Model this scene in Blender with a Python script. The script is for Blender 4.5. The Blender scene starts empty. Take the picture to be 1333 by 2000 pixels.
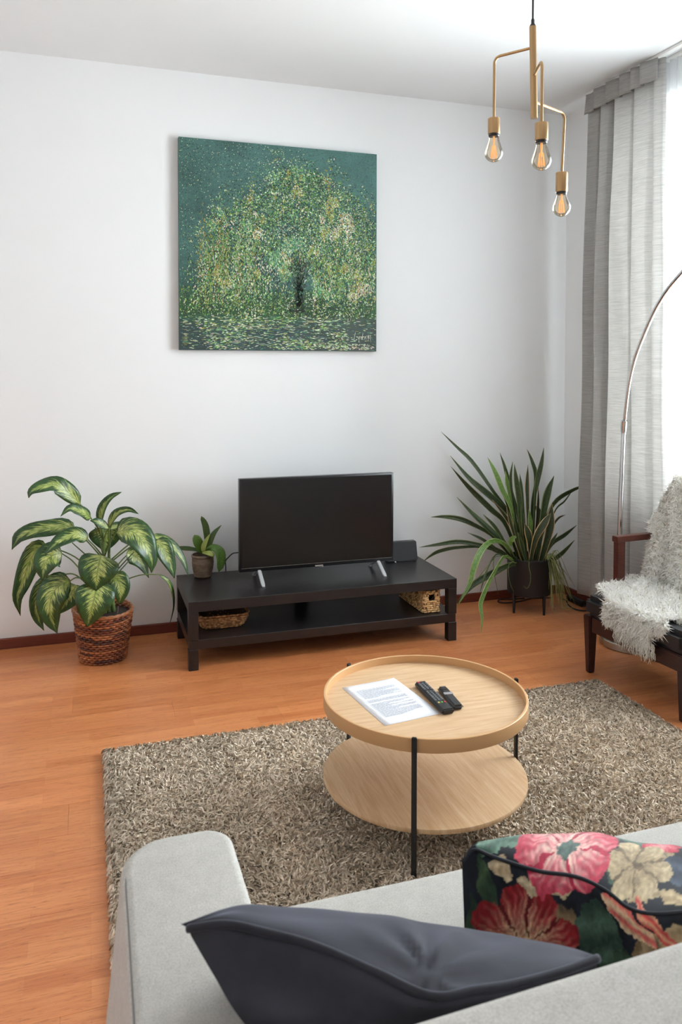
import bpy, bmesh, math, random
import numpy as np
from mathutils import Vector, Matrix, noise

random.seed(7)
rng = np.random.default_rng(7)
scn = bpy.context.scene
col = scn.collection
R = math.radians

# ------------------------------------------------------------------ camera, world, daylight, exposure
H_EYE, FOC, YAW, PITCH, ROLL, CX, CY = 1.5342, 1537.45, 0.3129, 0.02814, -0.001175, 666.5, 760.3
D, W, H = 4.604, 3.083, 3.2214            # back wall, window wall, ceiling
XL, YF = -1.75, -2.3                       # the two walls behind the viewer

cam = bpy.data.cameras.new('camera')
cam.sensor_fit = 'VERTICAL'
cam.sensor_height = 36.0
cam.lens = FOC * 36.0 / 2000.0
cam.shift_x = (666.5 - CX) / 2000.0
cam.shift_y = (CY - 1000.0) / 2000.0
cam.clip_start = 0.05
cam.dof.use_dof = True
cam.dof.focus_distance = 3.7
cam.dof.aperture_fstop = 6.3
camo = bpy.data.objects.new('camera', cam)
col.objects.link(camo)
camo.matrix_world = (Matrix.Translation((0, 0, H_EYE)) @ Matrix.Rotation(-YAW, 4, 'Z')
                     @ Matrix.Rotation(math.pi / 2 - PITCH, 4, 'X') @ Matrix.Rotation(-ROLL, 4, 'Z'))
scn.camera = camo

scn.view_settings.view_transform = 'Standard'
scn.view_settings.look = 'None'
scn.view_settings.gamma = 1.0
scn.view_settings.use_curve_mapping = False
scn.view_settings.exposure = 0.2

world = bpy.data.worlds.new('overcast_sky')
scn.world = world
world.use_nodes = True
bg = world.node_tree.nodes['Background']
bg.inputs[0].default_value = (0.86, 0.93, 1.0, 1)
bg.inputs[1].default_value = 2.2

def area(name, loc, sx, sy, energy, color):
    l = bpy.data.lights.new(name, 'AREA')
    l.shape = 'RECTANGLE'
    l.size, l.size_y = sx, sy
    l.energy, l.color = energy, color
    o = bpy.data.objects.new(name, l)
    o.location = loc
    o.rotation_euler = (0, R(90), 0)       # shines towards -x, into the room
    col.objects.link(o)
    return o
area('window_daylight', (W + 0.60, 3.05, 1.75), 2.3, 2.2, 560, (0.885, 0.975, 1.0))
area('window_daylight', (W + 0.60, -0.1, 1.75), 2.3, 2.2, 40, (0.885, 0.975, 1.0))

scn.cycles.use_denoising = True
scn.cycles.max_bounces = 10
scn.cycles.diffuse_bounces = 6
scn.cycles.transparent_max_bounces = 24
scn.cycles.sample_clamp_indirect = 6.0
scn.cycles.caustics_reflective = False
scn.cycles.caustics_refractive = False

# ------------------------------------------------------------------ helpers
_c, _s = math.cos(YAW), math.sin(YAW)
_cp, _sp = math.cos(PITCH), math.sin(PITCH)
_cr, _sr = math.cos(ROLL), math.sin(ROLL)
def ray(px, py):
    X3, Y3 = (px - CX) / FOC, (py - CY) / FOC
    X, Y2 = X3 * _cr - Y3 * _sr, X3 * _sr + Y3 * _cr
    Y, Z = Y2 * _cp + _sp, _cp - Y2 * _sp
    return Vector((X * _c + Z * _s, -X * _s + Z * _c, -Y))
def P(px, py, y):
    """a measured point of the photograph, brought to its own depth y in the room"""
    d = ray(px, py)
    return Vector((0, 0, H_EYE)) + d * (y / d.y)

def lin(c):
    c = c / 255.0
    return c / 12.92 if c <= 0.04045 else ((c + 0.055) / 1.055) ** 2.4
def rgb(r, g, b):
    return (lin(r), lin(g), lin(b), 1.0)

def tag(o, label=None, cat=None, group=None, kind=None):
    if label: o['label'] = label
    if cat: o['category'] = cat
    if group: o['group'] = group
    if kind: o['kind'] = kind
    return o
def thing(name, loc, label, cat, group=None, rz=0):
    o = bpy.data.objects.new(name, None)
    o.empty_display_size = 0.05
    o.location = loc
    o.rotation_euler = (0, 0, rz)
    col.objects.link(o)
    return tag(o, label, cat, group)

def world_of(o):
    m = Matrix.Translation(o.location) @ o.rotation_euler.to_matrix().to_4x4()
    return m if o.parent is None else world_of(o.parent) @ o.matrix_parent_inverse @ m

class MB:
    """collects vertices and faces (with optional uv / colour per vertex) for one mesh object"""
    def __init__(s):
        s.v, s.f, s.uv, s.c = [], [], [], []
    def add(s, verts, faces, uv=None, c=None):
        b = len(s.v)
        s.v += [tuple(p) for p in verts]
        s.f += [tuple(i + b for i in f) for f in faces]
        s.uv += list(uv) if uv is not None else [(0, 0)] * len(verts)
        s.c += list(c) if c is not None else [(1, 1, 1, 1)] * len(verts)
        return s
    def bm(s, bm):
        bm.verts.ensure_lookup_table()
        idx = {v: i for i, v in enumerate(bm.verts)}
        s.add([v.co[:] for v in bm.verts], [[idx[v] for v in f.verts] for f in bm.faces])
        bm.free()
        return s
    def box(s, x0, x1, y0, y1, z0, z1, bev=0.0, seg=2):
        bm = bmesh.new()
        bmesh.ops.create_cube(bm, size=1)
        for v in bm.verts:
            v.co = ((x0 + x1) / 2 + v.co.x * (x1 - x0), (y0 + y1) / 2 + v.co.y * (y1 - y0), (z0 + z1) / 2 + v.co.z * (z1 - z0))
        if bev: bmesh.ops.bevel(bm, geom=bm.edges[:], offset=bev, segments=seg, affect='EDGES', profile=0.5)
        return s.bm(bm)
    def tube(s, pts, rad, n=8, cap=True, c=None, closed=False):
        pts = [Vector(p) for p in pts]
        m = len(pts)
        rs = rad if hasattr(rad, '__len__') else [rad] * m
        t0 = (pts[1] - pts[0]).normalized()
        up = Vector((0, 0, 1)) if abs(t0.z) < 0.9 else Vector((1, 0, 0))
        nrm = t0.cross(up).normalized()
        V, F, UV = [], [], []
        for i in range(m):
            if closed: t = (pts[(i + 1) % m] - pts[i - 1]).normalized()
            else: t = (pts[min(i + 1, m - 1)] - pts[max(i - 1, 0)]).normalized()
            nrm = (nrm - t * nrm.dot(t))
            nrm = nrm.normalized() if nrm.length > 1e-6 else t.orthogonal().normalized()
            b = t.cross(nrm)
            for k in range(n):
                a = 2 * math.pi * k / n
                V.append(pts[i] + (nrm * math.cos(a) + b * math.sin(a)) * rs[i])
                UV.append((k / n, i / max(1, m - 1)))
        for i in range(m if closed else m - 1):
            j = (i + 1) % m
            for k in range(n):
                k2 = (k + 1) % n
                F.append((i * n + k, i * n + k2, j * n + k2, j * n + k))
        if cap and not closed:
            F.append(tuple(range(n - 1, -1, -1)))
            F.append(tuple((m - 1) * n + k for k in range(n)))
        return s.add(V, F, UV, [c] * len(V) if c else None)
    def lathe(s, prof, n=48, center=(0, 0, 0), cap=True):
        V, F, UV = [], [], []
        m = len(prof)
        for i, (r, z) in enumerate(prof):
            for k in range(n):
                a = 2 * math.pi * k / n
                V.append((center[0] + r * math.cos(a), center[1] + r * math.sin(a), center[2] + z))
                UV.append((k / n, i / (m - 1)))
        for i in range(m - 1):
            for k in range(n):
                k2 = (k + 1) % n
                F.append((i * n + k, i * n + k2, (i + 1) * n + k2, (i + 1) * n + k))
        if cap:
            F.append(tuple(range(n - 1, -1, -1)))
            F.append(tuple((m - 1) * n + k for k in range(n)))
        return s.add(V, F, UV)
    def grid(s, G, uv=None, c=None):
        """G: rows x cols x 3"""
        r, k = len(G), len(G[0])
        V = [p for row in G for p in row]
        F = [(i * k + j, i * k + j + 1, (i + 1) * k + j + 1, (i + 1) * k + j) for i in range(r - 1) for j in range(k - 1)]
        if uv is None: uv = [(j / (k - 1), i / (r - 1)) for i in range(r) for j in range(k)]
        return s.add(V, F, uv, c)
    def build(s, name, m, parent=None, smooth=30, use_c=False, kind=None, label=None):
        me = bpy.data.meshes.new(name)
        me.from_pydata(s.v, [], s.f)
        if m is not None:
            for q in (m if isinstance(m, (list, tuple)) else [m]): me.materials.append(q)
        uvl = me.uv_layers.new(name='UVMap')
        li = np.empty(len(me.loops), np.int32)
        me.loops.foreach_get('vertex_index', li)
        uvl.data.foreach_set('uv', np.array(s.uv, np.float32)[li].ravel())
        if use_c:
            ca = me.color_attributes.new('col', 'FLOAT_COLOR', 'POINT')
            ca.data.foreach_set('color', np.array(s.c, np.float32).ravel())
        if smooth:
            me.shade_smooth()
            if smooth < 180: me.set_sharp_from_angle(angle=R(smooth))
        me.validate()
        me.update()
        o = bpy.data.objects.new(name, me)
        col.objects.link(o)
        if parent is not None:
            o.parent = parent
            w = world_of(parent)
            o.matrix_parent_inverse = w.inverted()
        if kind: o['kind'] = kind
        if label: o['label'] = label
        return o

def spline(pts, n):
    """Catmull-Rom through pts, n+1 samples"""
    P_ = [np.array(p, float) for p in pts]
    if len(P_) == 2: return [Vector(P_[0] + (P_[1] - P_[0]) * i / n) for i in range(n + 1)]
    P_ = [2 * P_[0] - P_[1]] + P_ + [2 * P_[-1] - P_[-2]]
    seg = len(P_) - 3
    out = []
    for i in range(n + 1):
        t = i / n * seg
        k = min(int(t), seg - 1)
        t -= k
        a, b, c, d = P_[k:k + 4]
        out.append(Vector(0.5 * (2 * b + (c - a) * t + (2 * a - 5 * b + 4 * c - d) * t * t + (3 * b - a - 3 * c + d) * t ** 3)))
    return out
def surf(rows, nu, nv):
    """smooth surface through a grid of control points (any number of components each)"""
    A = [[np.array(p, float) for p in r] for r in rows]
    def cr(L, n):
        L = [2 * L[0] - L[1]] + L + [2 * L[-1] - L[-2]]
        seg = len(L) - 3
        o = []
        for i in range(n + 1):
            t = i / n * seg
            k = min(int(t), seg - 1)
            t -= k
            a, b, c, d = L[k:k + 4]
            o.append(0.5 * (2 * b + (c - a) * t + (2 * a - 5 * b + 4 * c - d) * t * t + (3 * b - a - 3 * c + d) * t ** 3))
        return o
    A = [cr(r, nu) for r in A]
    cols = [cr([A[i][j] for i in range(len(A))], nv) for j in range(nu + 1)]
    return [[cols[j][i] for j in range(nu + 1)] for i in range(nv + 1)]

# ------------------------------------------------------------------ materials
def mat(name, color=(0.8, 0.8, 0.8, 1), rough=0.5, metal=0.0, spec=0.5, **kw):
    m = bpy.data.materials.new(name)
    m.use_nodes = True
    b = m.node_tree.nodes['Principled BSDF']
    b.inputs['Base Color'].default_value = color
    b.inputs['Roughness'].default_value = rough
    b.inputs['Metallic'].default_value = metal
    b.inputs['Specular IOR Level'].default_value = spec
    for k, v in kw.items(): b.inputs[k].default_value = v
    return m
class NT:
    def __init__(s, m):
        s.t = m.node_tree
        s.b = s.t.nodes['Principled BSDF']
    def n(s, typ, **kw):
        q = s.t.nodes.new(typ)
        for k, v in kw.items():
            if k in q.inputs: q.inputs[k].default_value = v
            else: setattr(q, k, v)
        return q
    def l(s, a, ao, b, bi):
        s.t.links.new(a.outputs[ao], b.inputs[bi] if isinstance(b, bpy.types.Node) else b)
    def coords(s, kind='Object', scale=(1, 1, 1), rot=(0, 0, 0)):
        if kind == 'World':
            tc = s.n('ShaderNodeNewGeometry'); out = 'Position'
        else:
            tc = s.n('ShaderNodeTexCoord'); out = kind
        mp = s.n('ShaderNodeMapping', Scale=scale, Rotation=rot)
        s.l(tc, out, mp, 'Vector')
        return mp
    def noise(s, mp, scale, detail=4, rough=0.55, dist=0.0):
        q = s.n('ShaderNodeTexNoise', Scale=scale, Detail=detail, Roughness=rough, Distortion=dist)
        s.l(mp, 'Vector', q, 'Vector')
        return q
    def ramp(s, src, so, stops):
        q = s.n('ShaderNodeValToRGB')
        e = q.color_ramp.elements
        e[0].position, e[0].color = stops[0]
        e[1].position, e[1].color = stops[-1]
        for p, c in stops[1:-1]:
            k = e.new(p); k.color = c
        s.l(src, so, q, 'Fac')
        return q
    def mix(s, fac, a, b, blend='MIX'):
        q = s.n('ShaderNodeMix', data_type='RGBA', blend_type=blend)
        for sock, v in ((q.inputs[0], fac), (q.inputs[6], a), (q.inputs[7], b)):
            if isinstance(v, tuple) and isinstance(v[0], bpy.types.Node): s.t.links.new(v[0].outputs[v[1]], sock)
            else: sock.default_value = v
        return (q, 2)
    def bump(s, src, so, strength=0.3, dist=0.01):
        q = s.n('ShaderNodeBump', Strength=strength, Distance=dist)
        s.l(src, so, q, 'Height')
        s.l(q, 'Normal', s.b, 'Normal')
        return q
    def base(s, v):
        s.t.links.new(v[0].outputs[v[1]], s.b.inputs['Base Color'])

def plaster(name, c, bump=0.05):
    m = mat(name, c, 0.9, spec=0.2)
    t = NT(m); mp = t.coords('World')
    nz = t.noise(mp, 1.3, 3)
    t.base(t.mix((t.ramp(nz, 'Fac', [(0.3, (0, 0, 0, 1)), (0.7, (1, 1, 1, 1))]), 'Color'), c, tuple(x * 0.975 for x in c[:3]) + (1,)))
    t.bump(t.noise(mp, 60, 5), 'Fac', bump, 0.004)
    return m
def grainy(name, c1, c2, scale, stretch, rough=0.5, spec=0.5, bump=0.05, kind='Object', detail=6):
    m = mat(name, c1, rough, spec=spec)
    t = NT(m); mp = t.coords(kind, stretch)
    nz = t.noise(mp, scale, detail, 0.6, 0.3)
    t.base((t.ramp(nz, 'Fac', [(0.3, c1), (0.7, c2)]), 'Color'))
    if bump: t.bump(nz, 'Fac', bump, 0.003)
    return m
def vcol(name, rough=0.6, spec=0.3, noise_amt=0.0, nscale=40, **kw):
    m = mat(name, rough=rough, spec=spec, **kw)
    t = NT(m)
    a = t.n('ShaderNodeVertexColor', layer_name='col')
    if noise_amt:
        nz = t.noise(t.coords('Object'), nscale, 4)
        t.base(t.mix((nz, 'Fac'), (a, 'Color'), (t.mix(1.0, (a, 'Color'), (1 - noise_amt,) * 3 + (1,), 'MULTIPLY')[0], 2)))
    else:
        t.base((a, 'Color'))
    return m

M = {}
M['wall'] = plaster('white_wall_paint', rgb(233, 234, 234))
M['ceiling'] = plaster('white_ceiling_paint', rgb(228, 229, 229))
M['white'] = mat('white_lacquer', rgb(235, 235, 233), 0.4)
M['baseboard'] = grainy('mahogany_skirting', rgb(122, 58, 40), rgb(96, 44, 32), 3, (3, 3, 30), 0.4, kind='World')

def floor_mat():
    m = mat('laminate_staves', rgb(196, 122, 76), 0.33, spec=0.45)
    t = NT(m)
    mp = t.coords('World')
    br = t.n('ShaderNodeTexBrick', offset=0.37, offset_frequency=2, squash=1.0)
    for k, v in (('Scale', 1.0), ('Mortar Size', 0.0006), ('Mortar Smooth', 0.1), ('Bias', 0.0), ('Brick Width', 0.43), ('Row Height', 0.19 / 3)): br.inputs[k].default_value = v
    br.inputs['Color1'].default_value = rgb(184, 106, 60)
    br.inputs['Color2'].default_value = rgb(218, 144, 92)
    br.inputs['Mortar'].default_value = rgb(176, 108, 72)
    t.l(mp, 'Vector', br, 'Vector')
    mg = t.coords('World', (1.6, 26, 1))
    gr = t.noise(mg, 2.2, 7, 0.62, 1.4)
    g = t.ramp(gr, 'Fac', [(0.30, rgb(168, 92, 50)), (0.50, rgb(206, 130, 80)), (0.75, rgb(222, 154, 104))])
    fl = t.coords('World', (7, 60, 1))
    fn = t.noise(fl, 3.0, 5, 0.7, 0.5)
    fr = t.ramp(fn, 'Fac', [(0.30, (0.55, 0.44, 0.37, 1)), (0.46, (1, 1, 1, 1))])
    oi = t.n('ShaderNodeObjectInfo')
    tone = t.ramp(oi, 'Random', [(0.0, (0.93, 0.92, 0.91, 1)), (1.0, (1.04, 1.03, 1.02, 1))])
    c = t.mix(0.5, (br, 'Color'), (g, 'Color'))
    c = t.mix(0.9, (c[0], c[1]), (fr, 'Color'), 'MULTIPLY')
    c = t.mix(1.0, (c[0], c[1]), (tone, 'Color'), 'MULTIPLY')
    t.base(c)
    rr = t.ramp(gr, 'Fac', [(0.3, (0.30,) * 3 + (1,)), (0.7, (0.4,) * 3 + (1,))])
    t.l(rr, 'Color', t.b, 'Roughness')
    t.bump(fn, 'Fac', 0.03, 0.002)
    return m
M['floor'] = floor_mat()

def wood_black():
    m = mat('black_brown_foil', rgb(38, 33, 33), 0.32, spec=0.5)
    t = NT(m); mp = t.coords('Object', (2.0, 60, 60))
    nz = t.noise(mp, 3, 6, 0.6, 0.4)
    t.base((t.ramp(nz, 'Fac', [(0.35, rgb(24, 22, 23)), (0.7, rgb(36, 31, 31))]), 'Color'))
    t.bump(nz, 'Fac', 0.04, 0.002)
    return m
M['bench'] = wood_black()
def oak(name, deep):
    m = mat(name, rgb(222, 186, 142), 0.42, spec=0.35)
    t = NT(m); mp = t.coords('World', (42, 3, 3) if deep else (3, 42, 3))
    nz = t.noise(mp, 1.6, 6, 0.6, 0.8)
    mp2 = t.coords('World', (500, 20, 20) if deep else (20, 500, 20))
    n2 = t.noise(mp2, 1.0, 3, 0.5)
    a = t.ramp(nz, 'Fac', [(0.3, rgb(190, 152, 114)), (0.55, rgb(204, 171, 135)), (0.75, rgb(214, 186, 153))])
    b = t.ramp(n2, 'Fac', [(0.3, (0.92, 0.9, 0.87, 1)), (0.6, (1, 1, 1, 1))])
    t.base(t.mix(1.0, (a, 'Color'), (b, 'Color'), 'MULTIPLY'))
    return m
M['oak_top'] = oak('oak_veneer_top', False)
M['oak_shelf'] = oak('oak_veneer_shelf', True)
M['oak_rim'] = mat('oak_bent_rim', rgb(200, 156, 110), 0.4, spec=0.35)
M['black_metal'] = mat('black_powder_coat', rgb(26, 26, 28), 0.45)
M['brass'] = grainy('brushed_brass', rgb(190, 158, 118), rgb(168, 134, 94), 6, (80, 80, 1), 0.36, bump=0)
NT(M['brass']).b.inputs['Metallic'].default_value = 1.0
M['chrome'] = mat('polished_steel', rgb(205, 205, 208), 0.16, 1.0)
M['tvfoot'] = mat('satin_aluminium', rgb(226, 226, 228), 0.4, 0.6)
M['brushed'] = mat('brushed_steel', rgb(178, 174, 168), 0.34, 1.0)
M['blackplastic'] = mat('black_plastic', rgb(24, 24, 26), 0.4)
M['cord'] = mat('black_cord', rgb(28, 28, 32), 0.6)
M['screen'] = mat('dark_screen', rgb(16, 16, 17), 0.22, spec=0.5)
M['bezel'] = mat('black_bezel', rgb(20, 20, 22), 0.3)
M['ceramic_dark'] = mat('black_planter', rgb(27, 27, 29), 0.5)
M['soil'] = grainy('potting_soil', rgb(38, 28, 22), rgb(70, 52, 40), 60, (1, 1, 1), 0.95, bump=0.6)
M['glass'] = mat('bulb_glass', (1, 1, 1, 1), 0.02)

def clear_glass(name, gloss=0.06, tint=(1, 1, 1, 1)):
    m = bpy.data.materials.new(name)
    m.use_nodes = True
    t = m.node_tree
    for q in list(t.nodes): t.nodes.remove(q)
    o = t.nodes.new('ShaderNodeOutputMaterial')
    mx = t.nodes.new('ShaderNodeMixShader')
    tr = t.nodes.new('ShaderNodeBsdfTransparent')
    gl = t.nodes.new('ShaderNodeBsdfGlossy')
    tr.inputs[0].default_value = tint
    gl.inputs['Roughness'].default_value = 0.03
    fr = t.nodes.new('ShaderNodeFresnel')
    fr.inputs[0].default_value = 1.45
    ma = t.nodes.new('ShaderNodeMath')
    ma.operation = 'MULTIPLY_ADD'
    ma.inputs[1].default_value = 0.85
    ma.inputs[2].default_value = gloss * 0.3
    t.links.new(fr.outputs[0], ma.inputs[0])
    t.links.new(ma.outputs[0], mx.inputs[0])
    t.links.new(tr.outputs[0], mx.inputs[1])
    t.links.new(gl.outputs[0], mx.inputs[2])
    t.links.new(mx.outputs[0], o.inputs[0])
    return m
M['pane'] = clear_glass('window_glass')
M['bulb'] = clear_glass('clear_bulb_glass', 0.1, (1.0, 0.93, 0.82, 1))
def cloth(name, c, thin, transl, streak=True, c2=None):
    """woven cloth that lets part of the light through"""
    m = mat(name, c, 0.9, spec=0.1)
    t = NT(m)
    out = t.t.nodes['Material Output']
    if streak:
        mp = t.coords('Object', (3, 3, 90))
        nz = t.noise(mp, 3.0, 5, 0.7)
        mp2 = t.coords('Object', (9, 9, 260))
        n2 = t.noise(mp2, 2.0, 3, 0.6)
        a = t.ramp(nz, 'Fac', [(0.35, c2 or tuple(x * 0.8 for x in c[:3]) + (1,)), (0.62, c)])
        b = t.ramp(n2, 'Fac', [(0.3, (0.86, 0.86, 0.86, 1)), (0.6, (1, 1, 1, 1))])
        cc = t.mix(1.0, (a, 'Color'), (b, 'Color'), 'MULTIPLY')
        t.base(cc)
        t.bump(n2, 'Fac', 0.2, 0.002)
    tl = t.n('ShaderNodeBsdfTranslucent')
    if streak: t.t.links.new(cc[0].outputs[cc[1]], tl.inputs[0])
    else: tl.inputs[0].default_value = c
    mx = t.n('ShaderNodeMixShader')
    mx.inputs[0].default_value = transl
    t.l(t.b, 0, mx, 1); t.l(tl, 0, mx, 2)
    last = mx
    if thin:
        tp = t.n('ShaderNodeBsdfTransparent')
        m2 = t.n('ShaderNodeMixShader')
        m2.inputs[0].default_value = thin
        t.l(mx, 0, m2, 1); t.l(tp, 0, m2, 2)
        last = m2
    t.l(last, 0, out, 'Surface')
    return m
M['linen'] = cloth('grey_linen', rgb(202, 200, 197), 0.0, 0.40, c2=rgb(178, 176, 173))
M['sheer'] = cloth('white_voile', rgb(247, 248, 250), 0.42, 0.62, False)

def sofa_cloth():
    m = mat('light_grey_upholstery', rgb(196, 195, 190), 0.95, spec=0.15)
    t = NT(m)
    mp = t.coords('World', (120, 120, 120))
    n1 = t.noise(mp, 3, 4, 0.7)
    mp2 = t.coords('World', (1, 1, 1))
    n2 = t.noise(mp2, 34, 5, 0.7)
    a = t.ramp(n1, 'Fac', [(0.3, rgb(165, 161, 155)), (0.65, rgb(203, 199, 193))])
    b = t.ramp(n2, 'Fac', [(0.35, (0.90, 0.90, 0.895, 1)), (0.65, (1, 1, 1, 1))])
    t.base(t.mix(1.0, (a, 'Color'), (b, 'Color'), 'MULTIPLY'))
    t.bump(n1, 'Fac', 0.25, 0.002)
    return m
M['sofa'] = sofa_cloth()
def velvet():
    m = mat('slate_velvet', rgb(50, 50, 54), 0.8, spec=0.15)
    t = NT(m)
    t.b.inputs['Sheen Weight'].default_value = 0.4
    t.b.inputs['Sheen Roughness'].default_value = 0.4
    t.b.inputs['Sheen Tint'].default_value = rgb(160, 163, 180)
    n = t.noise(t.coords('World'), 9, 4)
    t.base((t.ramp(n, 'Fac', [(0.3, rgb(42, 42, 46)), (0.7, rgb(56, 56, 62))]), 'Color'))
    t.bump(t.noise(t.coords('World'), 500, 2), 'Fac', 0.1, 0.001)
    return m
M['velvet'] = velvet()
M['leather'] = grainy('black_leather', rgb(28, 28, 31), rgb(36, 36, 39), 90, (1, 1, 1), 0.38, bump=0.12)
M['mahogany'] = grainy('dark_mahogany', rgb(92, 44, 32), rgb(62, 30, 24), 5, (4, 4, 30), 0.32, kind='Object')
M['mahogany_dark'] = grainy('dark_stained_frame', rgb(60, 34, 32), rgb(42, 25, 25), 5, (4, 4, 30), 0.35, kind='Object')
M['paper'] = mat('white_paper', rgb(226, 226, 231), 0.8)
M['ink'] = mat('grey_print', rgb(176, 177, 183), 0.8)

def dieff_mat():
    """dark green blade with a feathered cream centre that follows the side veins"""
    m = mat('variegated_leaf', rgb(52, 84, 40), 0.32, spec=0.5)
    t = NT(m)
    uv = t.n('ShaderNodeUVMap'); uv.uv_map = 'UVMap'
    sep = t.n('ShaderNodeSeparateXYZ'); t.l(uv, 0, sep, 0)
    def math_(op, a, b=None, c=None):
        q = t.n('ShaderNodeMath', operation=op)
        for i, v in enumerate((a, b, c)):
            if v is None: continue
            if isinstance(v, tuple): t.t.links.new(v[0].outputs[v[1]], q.inputs[i])
            else: q.inputs[i].default_value = v
        return (q, 0)
    d = math_('MULTIPLY', math_('ABSOLUTE', math_('SUBTRACT', (sep, 0), 0.5)), 2.0)   # 0 midrib .. 1 edge
    s_ = math_('MULTIPLY_ADD', d, -0.32, (sep, 1))                                     # along a side vein
    side = math_('SIGN', math_('SUBTRACT', (sep, 0), 0.5))
    oi = t.n('ShaderNodeObjectInfo')
    cmb = t.n('ShaderNodeCombineXYZ')
    t.t.links.new(math_('MULTIPLY', s_, 34.0)[0].outputs[0], cmb.inputs[0])
    t.t.links.new(math_('MULTIPLY', d, 1.6)[0].outputs[0], cmb.inputs[1])
    t.t.links.new(math_('MULTIPLY_ADD', (oi, 'Random'), 40.0, side)[0].outputs[0], cmb.inputs[2])
    nz = t.n('ShaderNodeTexNoise', Scale=1.0, Detail=3.0, Roughness=0.6)
    t.l(cmb, 0, nz, 'Vector')
    thr = math_('MULTIPLY_ADD', (nz, 'Fac'), 3.2, -1.04)                                # feathered limit
    ends = math_('MULTIPLY', math_('SUBTRACT', 1.0, (sep, 1)), 1.35)
    thr = math_('MULTIPLY', thr, math_('MINIMUM', ends, 1.0))
    fac = t.n('ShaderNodeMapRange')
    t.t.links.new(math_('SUBTRACT', thr, d)[0].outputs[0], fac.inputs[0])
    fac.inputs[1].default_value, fac.inputs[2].default_value = -0.06, 0.16
    stv = t.n('ShaderNodeCombineXYZ')
    t.t.links.new(math_('MULTIPLY', s_, 60.0)[0].outputs[0], stv.inputs[0])
    t.t.links.new(math_('MULTIPLY', d, 3.5)[0].outputs[0], stv.inputs[1])
    t.t.links.new(math_('MULTIPLY_ADD', (oi, 'Random'), 17.0, side)[0].outputs[0], stv.inputs[2])
    st = t.n('ShaderNodeTexNoise', Scale=1.0, Detail=2.0, Roughness=0.5)
    t.l(stv, 0, st, 'Vector')
    stm = t.n('ShaderNodeMapRange'); t.l(st, 'Fac', stm, 0)
    stm.inputs[1].default_value, stm.inputs[2].default_value, stm.inputs[3].default_value, stm.inputs[4].default_value = 0.33, 0.52, 0.16, 1.0
    fac = math_('MULTIPLY', (fac, 0), (stm, 0))[0]
    n2 = t.noise(t.coords('Object'), 30, 3)
    dark = t.ramp(n2, 'Fac', [(0.3, rgb(30, 58, 28)), (0.7, rgb(52, 86, 40))])
    pale = t.ramp(n2, 'Fac', [(0.3, rgb(138, 160, 70)), (0.7, rgb(202, 206, 128))])
    c = t.mix((fac, 0), (dark, 'Color'), (pale, 'Color'))
    rib = t.n('ShaderNodeMapRange')
    t.t.links.new(d[0].outputs[0], rib.inputs[0])
    rib.inputs[1].default_value, rib.inputs[2].default_value = 0.02, 0.05
    rib.inputs[3].default_value, rib.inputs[4].default_value = 0.75, 0.0
    c = t.mix((rib, 0), (c[0], c[1]), rgb(96, 120, 56))
    t.base(c)
    w = t.n('ShaderNodeTexWave', Scale=1.0)
    t.b.inputs['Transmission Weight'].default_value = 0.0
    t.b.inputs['Subsurface Weight'].default_value = 0.0
    bp = t.n('ShaderNodeBump', Strength=0.25, Distance=0.004)
    t.l(nz, 'Fac', bp, 'Height'); t.l(bp, 'Normal', t.b, 'Normal')
    return m
M['dieff'] = dieff_mat()
def strap_mat(name, c1, c2, edge, edge_at=0.78):
    m = mat(name, c1, 0.4, spec=0.4)
    t = NT(m)
    uv = t.n('ShaderNodeUVMap'); uv.uv_map = 'UVMap'
    sep = t.n('ShaderNodeSeparateXYZ'); t.l(uv, 0, sep, 0)
    a = t.n('ShaderNodeMath', operation='SUBTRACT'); a.inputs[1].default_value = 0.5
    t.l(sep, 0, a, 0)
    b = t.n('ShaderNodeMath', operation='ABSOLUTE'); t.l(a, 0, b, 0)
    mr = t.n('ShaderNodeMapRange'); t.l(b, 0, mr, 0)
    mr.inputs[1].default_value, mr.inputs[2].default_value = edge_at / 2, edge_at / 2 + 0.05
    mp = t.coords('UV', (1.5, 16, 1))
    nz = t.noise(mp, 2.2, 4, 0.6, 0.6)
    r = t.ramp(nz, 'Fac', [(0.35, c1), (0.65, c2)])
    t.base(t.mix((mr, 0), (r, 'Color'), edge))
    return m
M['snake'] = strap_mat('snake_leaf', rgb(40, 54, 34), rgb(66, 82, 48), rgb(112, 120, 70))
M['snake_tan'] = strap_mat('snake_leaf_tan_edge', rgb(40, 50, 34), rgb(60, 72, 44), rgb(206, 172, 124), 0.8)
M['snake_light'] = strap_mat('snake_leaf_light', rgb(74, 108, 52), rgb(120, 150, 74), rgb(176, 190, 120), 0.85)
M['orchid'] = strap_mat('orchid_leaf', rgb(70, 104, 40), rgb(100, 134, 56), rgb(96, 128, 52), 0.95)
M['orchid_dark'] = strap_mat('orchid_leaf_dark', rgb(50, 74, 32), rgb(76, 100, 44), rgb(76, 100, 44), 0.95)
M['orchid_pale'] = strap_mat('orchid_leaf_pale', rgb(142, 158, 78), rgb(166, 178, 98), rgb(150, 164, 82), 0.95)
M['stem'] = grainy('green_stalk', rgb(104, 124, 62), rgb(76, 98, 48), 20, (1, 1, 1), 0.45, bump=0)
M['stem_dark'] = grainy('dark_stalk', rgb(60, 76, 42), rgb(84, 98, 56), 20, (1, 1, 1), 0.5, bump=0)
M['grass'] = vcol('trailing_grass_blades', 0.6)
M['wicker'] = vcol('woven_willow', 0.38, 0.5, 0.3, 90)
M['rush'] = vcol('woven_rush', 0.6, 0.3, 0.3, 120)
M['pile'] = vcol('rug_yarn', 0.9, 0.1)
M['yarn'] = vcol('throw_yarn', 0.9, 0.1)
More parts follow.
